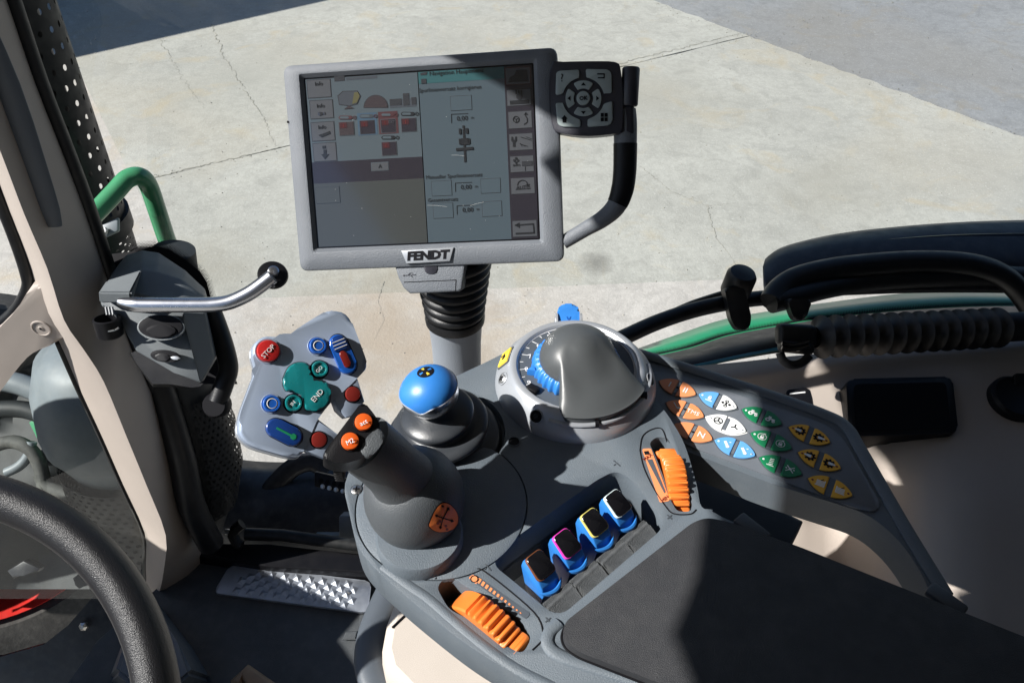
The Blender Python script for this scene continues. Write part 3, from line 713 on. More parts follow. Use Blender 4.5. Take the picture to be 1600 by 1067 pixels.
# blue ribbed wheel
bm = B(); N = 240; rows = []
def wr(k, base): return base + .0010 * math.cos(2 * math.pi * 36 * k / N)
rings = []
for base, h in ((.0370, .017), (.0382, .0195), (.0372, .0245), (.0350, .029), (.030, .031)):
    rings.append([DC + V((math.cos(6.28318530718 * k / N) * wr(k, base), math.sin(6.28318530718 * k / N) * wr(k, base), h)) for k in range(N)])
loft(bm, rings); bw = part('ribbed_wheel', bm, M['blue'], du, smooth=60)
bm = B(); ra = R_(193); rad = V((math.cos(ra), math.sin(ra), 0)); tg_ = rad.cross(Z)
prism(bm, [DC + rad * .0438 + Z * .0255, DC + rad * .037 + tg_ * .0036 + Z * .0265, DC + rad * .037 - tg_ * .0036 + Z * .0265], Z, .007, .0008, 2); part('pointer', bm, M['blue'], bw)
# grey hood: a dome whose skirt flares out to the ring on the driver's right
HC = DC + V((.0005, -.001, 0)); NT = 144; rings = []
def sstep(a, b, x): t = min(1, max(0, (x - a) / (b - a))); return t * t * (3 - 2 * t)
def rmax(deg, pr):
    deg = (deg + 360) % 360
    wd = 9 + 50 * (1 - pr) ** .8
    f_ = sstep(248 - wd, 248 + wd, deg) * (1 - sstep(340 - wd, 340 + wd, deg)) if deg > 100 else 1 - sstep(-20 - wd, -20 + wd, deg)
    b_ = .0330
    return b_ + (.0618 - b_) * f_, f_
prof = [(.985, 0.0), (1.0, .10), (.995, .22), (.965, .36), (.90, .52), (.80, .67), (.66, .80), (.48, .90), (.30, .965), (.14, .993), (.02, 1.0)]
bm = B()
for (pr, ph) in prof:
    row = []
    for k in range(NT):
        a = 360 * k / NT; rm, f_ = rmax(a, pr)
        z0 = .024 - .0045 * f_; hh = .033 + .0045 * f_
        p2 = ph if f_ == 0 else ph * (1 - f_) + f_ * (1 - (1 - ph) ** 1) 
        r = pr * rm
        # flared part: concave skirt blending into the dome
        if f_ > 0:
            rr = pr * .0618; dm = math.sqrt(max(0, 1 - (min(rr, .0319) / .032) ** 2)); sk = .47 * (1 - pr ** 2.6) + .05; zz = (dm ** 5 + sk ** 5) ** .2; zb = ph * (1 - f_) + f_ * zz
        else: zb = ph
        row.append(HC + V((math.cos(R_(a)) * r, math.sin(R_(a)) * r, z0 + hh * zb)))
    rings.append(row)
rings.insert(0, [p - Z * .006 for p in rings[0]])
loft(bm, rings); hood = part('hood', bm, M['hood'], du, smooth=75)
# skirt lip on the ring
bm = B(); pts = [dpos(a, .0632, .0150) for a in range(246, 372, 6)]; tube(bm, pts, .0022, 8, True, .7, Z); part('skirt_lip', bm, M['silver'], du)
bm = B(); box(bm, dpos(282, .0632, .0165), RT, V((0, 1, 0)), Z, .003, .006, .004); part('lip_gap', bm, M['ink'], du)
bm = B(); box(bm, dpos(330, .0632, .0165), RT, V((0, 1, 0)), Z, .005, .005, .004); part('lip_gap', bm, M['ink'], du)
# slot end block by the 9
bm = B(); box(bm, dpos(217, .0475, .0205), V((.8, -.6, 0)), V((.6, .8, 0)), Z, .010, .007, .006, .001); part('end_block', bm, M['black'], du)
# blue tab lever at the back, in a silver bracket
tb = DC + V((-.0035, .0605, -.010))
for sx in (-1, 1):
    bm = B(); prism(bm, fillet([tb + V((sx * .0125, -.012, .012)), tb + V((sx * .0125, .010, .012)), tb + V((sx * .0125, .006, .034)), tb + V((sx * .0125, -.004, .030))], .004), V((sx, 0, 0)), .0025, .0006); part('bracket_cheek', bm, M['silver'], du)
n_ = (V((0, -.55, .8))).normalized(); y_ = V((0, .8, .55))
bm = B(); pts = fillet([tb + V((sx * .0105 * k, 0, 0)) + y_.normalized() * q_ + Z * .0285 for sx, q_, k in ((-1, -.012, .85), (1, -.012, .85), (1, .010, 1.0), (.6, .016, 1), (-.6, .016, 1), (-1, .010, 1.0))], .005, 4)
prism(bm, pts, n_, .010, .0025, 3); tab = part('blue_tab', bm, M['blue'], du)
text('relief_arrow', 'v', tb + y_.normalized() * .002 + Z * .0285 + n_ * .0003, RT, y_, .010, M['blue2'], tab)
bm = B(); lathe(bm, [(.004, -.014), (.004, .014)], tb + V((0, -.006, .022)), RT, 12); part('pivot', bm, M['black'], du)
# yellow rocker on the ring slope
def slope(deg, r=.064):
    rad = V((math.cos(R_(deg)), math.sin(R_(deg)), 0)); n = (rad * .0105 + Z * .008).normalized(); n = (rad * .795 + Z * .606).normalized()
    return DC + rad * r + Z * (.008 + (.068 - r) * 1.3125), n, rad.cross(Z) * -1
c, n, tg_ = slope(166, .0630); up_ = n.cross(tg_); up_ = up_ if up_.z > 0 else -up_
bm = B(); prism(bm, fillet([c + tg_ * a * .0090 + up_ * b_ * .0068 + n * .0018 for a, b_ in ((-1, -1), (1, -1), (1, 1), (-1, 1))], .0015, 3), n, .004, .0009, 2); yb = part('yellow_rocker', bm, M['yellow'], du)
bm = B(); box(bm, c + n * .0020, tg_, up_, n, .007, .0012, .0006); lathe(bm, [(.0026, .0), (0, .0003)], c + n * .0019 + tg_ * .001, n, 10); box(bm, c + n * .0020 - tg_ * .002 - up_ * .002, up_, tg_, n, .005, .001, .0006); part('rocker_symbol', bm, M['ink'], yb)
bm = B(); prism(bm, fillet([c + tg_ * a * .0104 + up_ * b_ * .0080 + n * .0004 for a, b_ in ((-1, -1), (1, -1), (1, 1), (-1, 1))], .002, 3), n, .002); part('rocker_well', bm, M['slate'], du)
# recess with screw, and two dark recesses
c, n, _ = slope(188, .0640)
bm = B(); lathe(bm, [(.0062, .0004), (.0055, .0008), (.0050, -.0002)], c, n, 24); part('screw_recess', bm, M['silver'], du)
screw(c + n * .0006 - Z * .0004, n, .0042, du)
for a_ in (236, 350):
    c, n, _ = slope(a_, .0635)
    bm = B(); lathe(bm, [(.0062, .0003), (.0056, .0010), (.0050, .0004)], c, n, 24); r_ = part('screw_recess', bm, M['silver'], du)
    bm = B(); lathe(bm, [(.0052, .0006), (.004, .0006), (0, .0005)], c, n, 24); part('recess_floor', bm, M['ink'], r_)
    bm = B(); lathe(bm, [(.0026, .0006), (.0022, .0012), (0, .0012)], c, n, 6); part('recess_bolt', bm, M['black'], r_)

# ================================================================== BUTTON PANEL
ZW = ZC - .014
def W(x, y, h=0): return pz(x, y, ZW + h)
bp = thing('button_panel', 'grey side panel with rows of orange, blue, white, green and yellow keys', 'button panel', W(1200, 700, -.03))
wpx = [(975, 541), (1060, 566), (1200, 611), (1296, 645), (1330, 664), (1352, 697), (1420, 815), (1500, 945), (1470, 975), (1444, 900), (1404, 842), (1356, 802), (1210, 757), (1066, 702), (1020, 690), (985, 620), (965, 570)]
rs = [.006] * len(wpx); rs[4] = .02; rs[11] = .02
bm = B(); prism(bm, fillet([W(*p) for p in wpx], .02, 5), Z, .031, .004, 3); wb = part('panel_body', bm, M['console'], bp)
# raised far rim and shallow groove
bm = B()
rim = catmull([W(*p, .0005) for p in [(984, 548), (1060, 571), (1200, 616), (1292, 649), (1322, 667), (1343, 700), (1410, 818), (1478, 930)]], False, 6)
tube(bm, rim, .0058, 10, True, .55, Z); part('rim_bead', bm, M['console'], bp)
bm = B(); prism(bm, fillet([W(*p, .0016) for p in [(1012, 578), (1060, 585), (1190, 629), (1283, 660), (1312, 678), (1330, 705), (1375, 785), (1370, 800), (1340, 795), (1210, 746), (1076, 696), (1052, 680), (1020, 620)]], .012, 5), Z, .003, .0012, 2); mem = part('keypad', bm, M['panel'], bp)
def C8(a, b): return (1020 + a / 4.64, 570 + b / 4.64)
ka = (W(*C8(668, 490)) - W(*C8(395, 385))); KL = ka.length / 2 * 1.05; ka.normalize(); kb = V((-ka.y, ka.x, 0))
wtop = W(*C8(505, 363)); wbot = W(*C8(560, 502)); KW = .0094
def lens_half(c, side, gap, k=1.0, gk=0):
    pts = []; L_ = KL * k; 
    for j in range(13):
        x = gap + (L_ - gap) * j / 12; pts.append((x, KW * k * (1 - (x / L_) ** 2.5)))
    pts = pts + [(x, -y) for x, y in pts[::-1][1:]]
    return [c + ka * side * x + kb * y for x, y in pts]
keys = [((178, 168), 'orangek', 'orangek', 'I', 'II', .0016), ((232, 326), 'orangek', 'orangek', '/', 'TMS', .0016), ((290, 490), 'orangek', 'orangek', '', 'N', .0016),
        ((471, 264), 'keyblue', 'keywhite', 'lock', 'axle', .0016), ((532, 432), 'keywhite', 'keywhite', 'wheel', 'star', .0016), ((595, 602), 'keyblue', 'keyblue', 'arm', 'arm', .0016),
        ((790, 376), 'keygreen', 'keygreen', 'tractor', 'tractor', .0019), ((857, 551), 'keygreen', 'keygreen', 'lockring', 'lockring', .0022), ((925, 733), 'keygreen', 'keygreen', 'spring', 'cross', .0022),
        ((1135, 507), 'keyyellow', 'keyyellow', 'gear', 'gear', .0022), ((1207, 692), 'keyyellow', 'keyyellow', 'gear', 'gear', .0022), ((1285, 885), 'keyyellow', 'keyyellow', 'drum', 'drum', .0026)]
def symbol(kind, c, par, col, side):
    m = M[col]; mk = M['ink'] if col == 'white' else m
    bm = B(); P = lambda a, b: c + ka * a + kb * b
    bar = lambda a0, b0, a1, b1, wd: box(bm, (P(a0, b0) + P(a1, b1)) / 2, P(a1, b1) - P(a0, b0), Z.cross(P(a1, b1) - P(a0, b0)), Z, (P(a1, b1) - P(a0, b0)).length, wd, .0003)
    ring = lambda a, b, r0, r1, n=16: lathe(bm, [(r0, 0), (r1, 0), (r1, .0002), (r0, .0002), (r0, 0)], P(a, b), Z, n)
    if kind in ('I', 'II', 'N', 'TMS', '/'):
        bm.free()
        if kind == '/':
            bm = B(); bar(-.004, .003, .001, -.002, .0009); bar(.001, -.002, .0035, -.001, .0009); ring(.0015, -.0015, 0, .0012); part('symbol', bm, m, par); return
        text('lettering', kind, c, ka, kb, {'TMS': .0062, 'N': .0085}.get(kind, .0088), m, par, bold=.0001 if kind != 'TMS' else 0); return
    if kind == 'lock' or kind == 'lockring':
        box(bm, P(0, -.0008), ka, kb, Z, .0030, .0026, .0003); ring(0, .0010, .0008, .0013, 12)
        if kind == 'lock': bar(-.003, -.0036, .003, -.0036, .0007)
        else: ring(0, 0, .0033, .0038, 20); bar(0, .0037, .002, .0045, .0008)
    elif kind == 'axle':
        for a, b in ((-.003, .0), (.003, 0)): ring(a, b, .0, .0012, 10)
        ring(0, .0028, .0009, .0016, 12); ring(0, -.0028, .0009, .0016, 12); bar(0, -.002, 0, .002, .0014)
    elif kind == 'wheel' or kind == 'star':
        if kind == 'wheel': ring(0, 0, .0032, .0039, 22)
        for t in (90, 210, 330): bar(0, 0, .0033 * math.cos(R_(t)), .0033 * math.sin(R_(t)), .0009)
    elif kind == 'arm': bar(-.002, .0025, .0015, -.002, .0022); ring(.0016, -.0022, 0, .0015, 12); bar(.0015, .003, .003, .0035, .0006)
    elif kind == 'tractor':
        ring(-.0022, -.0012, .0009, .0021, 14); ring(.0026, -.0018, .0005, .0014, 12); box(bm, P(.001, .0003), ka, kb, Z, .005, .0017, .0003); box(bm, P(-.001, .002), ka, kb, Z, .0026, .0022, .0003)
    elif kind == 'spring':
        for k in range(4): bar(-.0015, -.003 + k * .0019, .0018, -.0022 + k * .0019, .0006)
        bar(-.003, -.004, .003, -.004, .0006)
    elif kind == 'cross': bar(-.003, -.003, .003, .003, .0007); bar(-.003, .003, .003, -.003, .0007); ring(0, 0, .0, .0012, 8); ring(-.003, 0, 0, .0007, 8); ring(.003, 0, 0, .0007, 8)
    elif kind == 'gear':
        ring(0, 0, .0019, .0036, 20)
        for t in range(0, 360, 45): bar(.003 * math.cos(R_(t)), .003 * math.sin(R_(t)), .0047 * math.cos(R_(t)), .0047 * math.sin(R_(t)), .0016)
        part('symbol', bm, M['ink'], par); bm = B(); box(bm, P(side * .001, 0) + Z * .0002, ka, kb, Z, .0036, .0026, .0003, 0); box(bm, P(side * .0036, 0) + Z * .0002, ka, kb, Z, .0022, .0016, .0003); m = M['keywhite']
    elif kind == 'drum':
        for k in range(4): bar(-.003, -.0022 + k * .0013, .003, -.0022 + k * .0013, .0007)
        bar(side * -.0034, -.003, side * -.0034, .003, .0007); bar(-.0035, -.0034, .0035, -.0034, .0007)
        part('symbol', bm, M['keywhite'], par); bm = B(); bar(0, .002, .002, .0042, .0006); m = M['ink']
    part('symbol', bm, m, par)
for (c_, m1, m2, s1, s2, gp) in keys:
    c = W(*C8(*c_), .0024)
    far_ = m1 == 'keyyellow'
    if 1:
        bm = B(); pts = lens_half(c - Z * .0003, 1, 0, 1.07) + lens_half(c - Z * .0003, -1, 0, 1.07)[::-1][1:-1]
        prism(bm, pts, Z, .0008); part('key_surround', bm, M['white'] if m1 in ('keywhite',) else M['slate'], bp)
    for side, m, s in ((-1, m1, s1), (1, m2, s2)):
        bm = B(); prism(bm, lens_half(c + Z * .0007, side, gp), Z, .0024, .0006, 2); k_ = part('key', bm, M[m], bp)
        sc = c + ka * side * (gp + (KL - gp) * .36) + Z * .0009
        symbol(s, sc, k_, 'ink' if m == 'keywhite' else 'white', side)
        if m != 'orangek':
            bm = B(); lathe(bm, [(.0010, 0), (.0007, .0003), (0, .0003)], c + ka * side * KL * .80 + Z * .0008, Z, 10); part('indicator', bm, M['redd'] if m == 'keyyellow' else (M['keywhite'] if (m != 'keywhite' and side < 0) else M['silver'] if m != 'keygreen' else M['gprint']), k_)
    if m1 != 'keyyellow':
        bm = B(); box(bm, c + Z * .0004, ka, kb, Z, gp * 1.5, KW * 1.5, .0006); part('key_bridge', bm, M['console_dark'] if m1 == 'keygreen' else M['panel'], bp)
    if m1 == 'orangek': bm = B(); lathe(bm, [(.0012, 0), (.0009, .0004), (0, .0004)], c + Z * .0007, Z, 12); part('indicator', bm, M['ink'], bp)
# ================================================================== TERMINAL
mo = V((-.0893, .7077, 2.4336)); mx_ = V((.9927, -.0687, .0989)).normalized(); mn = V((-.1121, -.8269, .5511)).normalized(); my_ = mn.cross(mx_).normalized(); mx_ = my_.cross(mn)
def MP(x, y, l=0): return pp(x, y, mo + mn * l, mn)
def ML(u, v, l=0): return mo + mx_ * u + my_ * v + mn * l
def muv(x, y, l=0): p = MP(x, y, l) - mo; return p.dot(mx_), p.dot(my_)
mon = thing('touch_terminal', 'grey touch screen terminal on a ribbed black post above the console', 'screen', K(715, 590, -.10))
HWm, HHm = .1378, .1030
def rr(hx, hy, r, l, cx=0, cy=0, seg=5): return fillet([ML(cx + sx * hx, cy + sy * hy, l) for sx, sy in ((-1, -1), (1, -1), (1, 1), (-1, 1))], r, seg)
u0, v1 = muv(472, 121.6); u1, _ = muv(832, 98); u0b, v0 = muv(495, 388); u1b, v0b = muv(845, 375.4); _, v1b = muv(832, 98)
u0 = (u0 + u0b) / 2; u1 = (u1 + u1b) / 2; v0 = (v0 + v0b) / 2; v1 = (v1 + v1b) / 2
ocx, ocy = (u0 + u1) / 2, (v0 + v1) / 2; ohx, ohy = (u1 - u0) / 2, (v1 - v0) / 2
bm = B()
loops = [rr(HWm * .93, HHm * .9, .010, -.034), rr(HWm * .985, HHm * .98, .010, -.026), rr(HWm, HHm, .0085, -.012), rr(HWm, HHm, .0085, -.004), rr(HWm - .0008, HHm - .0008, .0085, -.0015), rr(HWm - .003, HHm - .003, .008, 0),
         rr(ohx + .0055, ohy + .0055, .004, .0012, ocx, ocy), rr(ohx + .0035, ohy + .0035, .003, .0008, ocx, ocy), rr(ohx, ohy, .0015, -.0030, ocx, ocy), rr(ohx, ohy, .0015, -.006, ocx, ocy)]
loft(bm, loops); housing = part('housing', bm, M['monitor'], mon, smooth=30)
SD = -.0036
# ---- screen and what it shows
def smat(n, c, e=.10, rough=.12):
    m = mat('screen_' + n, tuple(x * .42 + .009 for x in c), rough, spec=.9, coat=.7); return m
SM = {'pale': smat('pale', (.125, .165, .195)), 'pale2': smat('pale2', (.145, .15, .175)), 'dark': smat('dark', (.030, .026, .042)), 'olive': smat('olive', (.078, .088, .088)), 'teal': smat('teal', (.05, .17, .19)),
      'right': smat('right', (.105, .150, .185)), 'line': smat('line', (.022, .026, .034)), 'btn': smat('btn', (.125, .135, .155)), 'edge': smat('edge', (.05, .055, .068)), 'red': smat('red', (.10, .022, .030)), 'redf': smat('redf', (.12, .05, .06)),
      'bluef': smat('bluef', (.09, .16, .24)), 'yel': smat('yel', (.17, .16, .08)), 'brown': smat('brown', (.07, .055, .065)), 'grey': smat('grey', (.09, .105, .13)), 'redt': smat('redt', (.26, .05, .05))}
bm = B(); prism(bm, [ML(ocx + sx * (ohx + .001), ocy + sy * (ohy + .001), SD - .0005) for sx, sy in ((-1, -1), (1, -1), (1, 1), (-1, 1))], mn, .002); scr = part('screen', bm, M['bezelblack'], mon, 'dim display full of menus and symbols')
def C3(X, Y): return (430 + X / 2.7586, 60 + Y / 2.7586)
def suv(X, Y): return muv(*C3(X, Y), SD)
def srect(ua, va, ub, vb, m, lv, name, r=0):
    pts = [ML(a, b, SD + lv * .00022) for a, b in ((ua, va), (ub, va), (ub, vb), (ua, vb))]
    bm = B(); prism(bm, fillet(pts, r, 3) if r else pts, mn, .0002); return part(name, bm, SM[m], scr, smooth=0)
def crect(X0, Y0, X1, Y1, m, lv, name='screen_block', r=0):
    xm, ym = (X0 + X1) / 2, (Y0 + Y1) / 2
    ua, _ = suv(X0, ym); ub, _ = suv(X1, ym); _, va = suv(xm, Y1); _, vb = suv(xm, Y0)
    return srect(ua, va, ub, vb, m, lv, name, r)
def frame(X0, Y0, X1, Y1, mf, mi, lv, name='screen_button', t=2.2): crect(X0, Y0, X1, Y1, mf, lv, name); crect(X0 + t, Y0 + t, X1 - t, Y1 - t, mi, lv + 1, name)
def spoly(pts, m, lv, name='screen_symbol'):
    bm = B(); prism(bm, [MP(*C3(*p), SD + lv * .00022) for p in pts], mn, .0002); return part(name, bm, SM[m], scr, smooth=0)
def sring(X, Y, r0, r1, m, lv, n=20, name='screen_symbol'):
    c = MP(*C3(X, Y), SD + lv * .00022); k = .000222; bm = B(); lathe(bm, [(r0 * k, 0), (r1 * k, 0), (r1 * k, .0001), (r0 * k, .0001), (r0 * k, 0)] if r0 else [(r1 * k, 0), (0, .0001)], c, mn, n); part(name, bm, SM[m], scr, smooth=0)
def sbar(a, b, wd, m, lv):
    A = V(a); Bq = V(b); d = (Bq - A).normalized(); s = V((-d.y, d.x)) * wd / 2; spoly([A - s, A + s, Bq + s, Bq - s], m, lv)
def stext(s, X, Y, size, m, lv, sx=1): text('screen_text', s, MP(*C3(X, Y), SD + lv * .00022), mx_, my_, size, SM[m], scr, depth=.00005, sx=sx)
e = .0016
us, _ = suv(634, 510); ur, _ = suv(1002, 490); _, vb1 = suv(400, 523); _, vb2 = suv(400, 616); ul = u0 + e; uh = u1 - e; vl = v0 + e; vh = v1 - e
srect(ul, vb1, us, vh, 'pale', 1, 'screen_pane'); srect(ul, vb2, us, vb1, 'dark', 1, 'screen_pane'); srect(ul, vl, us, vb2, 'olive', 1, 'screen_pane')
srect(us + .0009, vl, ur, vh, 'right', 1, 'screen_pane'); srect(ur, vl, uh, vh, 'dark', 1, 'screen_pane')
_, vt = suv(800, 186); srect(us + .0009, vt, ur, vh, 'teal', 2, 'screen_header')
for (a, b, c, d) in [(138, 178, 242, 258), (150, 266, 252, 348), (156, 360, 258, 444), (164, 450, 266, 532)]: frame(a, b, c, d, 'edge', 'btn', 2, t=3)
for (X, Y) in ((188, 197), (196, 292), (202, 384)): stext('Info', X, Y, .0056, 'line', 5)
for p in ([(188, 325), (200, 318), (212, 326), (200, 332)], [(185, 418), (215, 408), (235, 400), (238, 412), (200, 428)]): spoly(p, 'line', 5)
sring(192, 326, 0, 9, 'edge', 5); sring(212, 324, 0, 6, 'edge', 5)
spoly([(208, 480), (220, 480), (220, 500), (232, 500), (214, 522), (198, 501), (208, 500)], 'line', 5); crect(205, 464, 219, 476, 'line', 5)
# machine picture, gauge, tank outline
spoly([(268, 248), (290, 228), (355, 226), (370, 250), (355, 285), (320, 294), (275, 288)], 'edge', 2); spoly([(272, 250), (292, 231), (353, 229), (367, 250), (353, 282), (320, 291), (278, 285)], 'grey', 3); spoly([(340, 234), (356, 232), (364, 250), (352, 278), (332, 284)], 'yel', 4)
spoly([(296, 306), (318, 290), (340, 302)], 'brown', 4)
bm = B(); arc = [(434 - 54 * math.cos(R_(a)), 304 - 4 - 56 * math.sin(R_(a))) for a in range(0, 181, 12)]; spoly(arc, 'edge', 2); spoly([(434 + (x - 434) * .93, 301 + (y - 301) * .93) for x, y in arc], 'brown', 3)
crect(494, 262, 608, 298, 'grey', 2); crect(552, 238, 578, 290, 'edge', 3); crect(494, 262, 545, 290, 'edge', 3); crect(588, 255, 608, 286, 'edge', 3)
crect(255, 163, 300, 186, 'edge', 2); crect(306, 166, 440, 178, 'grey', 2)
for (X, Y, s) in ((308, 390, 'redf'), (398, 384, 'bluef'), (488, 378, 'redt'), (576, 374, 'grey'), (492, 476, 'pale2')):
    if s in ('bluef', 'redt'): crect(X - 42, Y - 62, X + 42, Y + 34, 'bluef' if s == 'bluef' else 'redf', 2)
    frame(X - 33, Y - 30, X + 33, Y + 30, 'btn' if s != 'bluef' else 'grey', 'dark' if s != 'redf' else 'brown', 3, 'screen_tile', 2.5); crect(X - 28, Y - 26, X + 2, Y - 2, 'red', 5)
    stext('EXT' if s == 'redt' else '', X + 14, Y - 16, .0038, 'pale2', 6) if s == 'redt' else None
    stext('1', X - 14, Y - 12, .0050, 'redt', 6)
    spoly([(X - 36, Y - 48), (X - 28, Y - 56), (X + 20, Y - 56), (X + 26, Y - 47), (X + 18, Y - 40), (X - 30, Y - 40)], 'line' if s in ('grey', 'pale2') else 'redf' if s != 'bluef' else 'grey', 4); spoly([(X - 31, Y - 48), (X - 26, Y - 53), (X + 6, Y - 53), (X + 10, Y - 47), (X + 6, Y - 43), (X - 26, Y - 43)], 'pale', 5)
    sring(X + 34, Y - 48, 5, 8, 'line' if s in ('grey', 'pale2') else 'redf', 4, 12)
frame(414, 534, 490, 572, 'pale', 'btn', 2); stext('A', 452, 553, .0056, 'line', 5)
frame(175, 640, 280, 712, 'edge', 'olive', 2, t=1.6)
# right pane text and boxes
stext('Navigation Hauptmenü', 780, 146, .0058, 'line', 4); stext('Spurlinienversatz korrigieren', 752, 218, .0054, 'line', 4); stext('Manueller Spurlinienversatz', 770, 594, .0052, 'line', 4); stext('Gesamtversatz', 722, 696, .0052, 'line', 4)
crect(630, 176, 652, 196, 'edge', 4); spoly([(626, 150), (655, 146), (652, 158), (626, 160)], 'edge', 4)
for (a, b, c, d) in [(756, 248, 848, 312), (674, 614, 762, 680), (886, 604, 972, 668), (681, 710, 768, 776), (892, 702, 978, 768)]: frame(a, b, c, d, 'edge', 'right', 2, t=1.6)
for (X, Y) in ((806, 346), (823, 642), (830, 740)):
    stext('0,00', X, Y, .0066, 'line', 4); stext('m', X + 43, Y - 4, .0042, 'edge', 4); sbar((X - 47, Y - 18), (X - 46, Y + 20), 2.2, 'line', 3); sbar((X - 47, Y - 18), (X + 25, Y - 21), 2.2, 'line', 3)
sbar((811, 376), (819, 534), 9, 'line', 4); sbar((779, 480), (853, 474), 12, 'line', 5); spoly([(800, 432), (832, 430), (836, 458), (798, 460)], 'line', 5)
for (X, Y) in ((797, 402), (827, 400), (797, 446), (835, 444)): crect(X - 5, Y - 12, X + 5, Y + 12, 'line', 5)
for i, (a, b, c, d) in enumerate([(990, 124, 1102, 202), (998, 220, 1104, 292), (1004, 314, 1108, 390), (1008, 410, 1112, 484), (1012, 506, 1116, 578), (1015, 600, 1120, 672), (1022, 784, 1130, 856)]):
    frame(a, b, c, d, 'red' if i == 0 else 'edge', 'btn', 2, t=4 if i == 0 else 2.5)
spoly([(1004, 190), (1012, 168), (1030, 160), (1040, 138), (1084, 136), (1090, 186)], 'line', 5)
crect(1012, 268, 1094, 284, 'line', 5); crect(1036, 224, 1042, 242, 'line', 5); crect(1048, 224, 1054, 242, 'line', 5); crect(1058, 224, 1064, 242, 'line', 5); sring(1052, 252, 0, 14, 'edge', 5)
sring(1038, 350, 11, 15, 'line', 5)
for t in (90, 210, 330): sbar((1038, 350), (1038 + 12 * math.cos(R_(t)), 350 + 12 * math.sin(R_(t))), 3, 'line', 5)
for a, b in zip([(1072, 372), (1086, 362), (1086, 346), (1078, 334)], [(1086, 362), (1086, 346), (1078, 334), (1080, 322)]): sbar(a, b, 4, 'line', 5)
spoly([(1072, 330), (1080, 318), (1090, 330)], 'line', 5)
spoly([(1018, 425), (1024, 425), (1026, 438), (1032, 438), (1034, 424), (1041, 424), (1041, 442), (1034, 450), (1035, 468), (1024, 468), (1024, 450), (1017, 442)], 'line', 5)
for k in range(3): sbar((1054 + 4 * k, 452 + k * 3), (1064 + 12 * k, 466), 2.4, 'line', 5)
sbar((1058, 426), (1104, 440), 3, 'line', 5); sbar((1080, 425), (1106, 434), 2.4, 'line', 5)
for X, Y in ((1038, 518), (1030, 527), (1046, 527), (1038, 536)): sring(X, Y, 0, 6, 'line', 5, 8)
crect(1064, 530, 1110, 550, 'edge', 5); stext('auto', 1040, 546, .0042, 'line', 5); sbar((1078, 552), (1078, 572), 2, 'line', 5)
for k in range(9):
    a0, a1 = R_(180 - k * 20), R_(160 - k * 20); sbar((1066 + 22 * math.cos(a0), 634 - 22 * math.sin(a0)), (1066 + 22 * math.cos(a1), 634 - 22 * math.sin(a1)), 4, 'line', 5)
spoly([(1078, 630), (1098, 628), (1089, 642)], 'line', 5); stext('AUTO', 1068, 643, .0050, 'line', 6); sbar((1036, 652), (1100, 648), 2.4, 'line', 5)
sbar((1034, 806), (1114, 800), 6, 'line', 5); sbar((1112, 800), (1116, 840), 6, 'line', 5); sbar((1036, 842), (1118, 838), 7, 'line', 5); spoly([(1030, 806), (1052, 794), (1054, 818)], 'line', 5)
# scratches and dust specks on the glass
M['speck'] = mat('dust_speck', (.6, .6, .58), .9)
rs_ = random.Random(5)
bm = B()
for k in range(22):
    u_ = rs_.uniform(u0 + .004, u1 - .004); v_ = rs_.uniform(v0 + .004, v1 - .004); r = rs_.uniform(.0001, .00025)
    prism(bm, [ML(u_ + r * math.cos(a) * rs_.uniform(.6, 1.6), v_ + r * math.sin(a), SD + .0022) for a in (0, 1.5, 3, 4.6)], mn, .0001)
for (a, b) in [((655, 720), (740, 726)), ((840, 722), (900, 706)), ((760, 504), (815, 508))]:
    P0 = MP(*C3(*a), SD + .0022); P1 = MP(*C3(*b), SD + .0022); tube(bm, [P0, P0.lerp(P1, .5) + my_ * .0004, P1], .00008, 4)
dsp = part('dust', bm, M['speck'], scr, kind='stuff')
# status hole, logo plate
bm = B(); lathe(bm, [(.0013, .0001), (0, .0002)], MP(450, 191, .0001), mn, 12); part('light_sensor', bm, M['ink'], mon)
lp = [(626, 391.5), (709, 387), (703, 408.5), (635, 412)]
bm = B(); prism(bm, [MP(*p, .0030) for p in lp], mn, .004, .0007, 2); pl = part('logo_plate', bm, M['silver'], mon, 'silver maker plate with black letters')
lc = MP(668, 399.6, .0032); lx = (MP(706, 397.6, .0032) - MP(629, 401.6, .0032)).normalized()
text('lettering', 'FENDT', lc, lx, mn.cross(lx), .0118, M['ink'], pl, bold=.0007, shear=.12, depth=.0002, sx=1.18)
# ---- key pod
KP = [(862, 100), (880, 97), (940, 96), (964, 98), (970, 110), (973, 150), (972, 200), (966, 208), (920, 213), (880, 209), (864, 200), (858, 150)]
bm = B(); prism(bm, catmull([MP(*p, .004) for p in KP], True, 3), mn, .024, .004, 3); part('key_pod', bm, M['mondark'], mon)
PL = .0045
def pod_key(pts, name, sym=None):
    bm = B(); prism(bm, fillet([MP(*p, PL + .0012) for p in pts], .0022, 3), mn, .003, .0006, 2); return part(name, bm, M['key'], mon)
kc = V((911.5, 154.0))
def arcp(cx, cy, r, a0, a1, n=7, ys=1.0): return [(cx + r * math.cos(R_(a0 + (a1 - a0) * k / n)), cy - ys * r * math.sin(R_(a0 + (a1 - a0) * k / n))) for k in range(n + 1)]
qs = 1.0
k1 = pod_key([(868, 149), (869, 114), (874, 111), (905, 109), (905, 122)] + arcp(911.5, 154, 33, 105, 168, 5), 'corner_key'); k2 = pod_key([(916, 121), (915, 108), (950, 109), (955, 114), (956, 146), (945, 146)] + arcp(911.5, 154, 33, 13, 75, 5), 'corner_key')
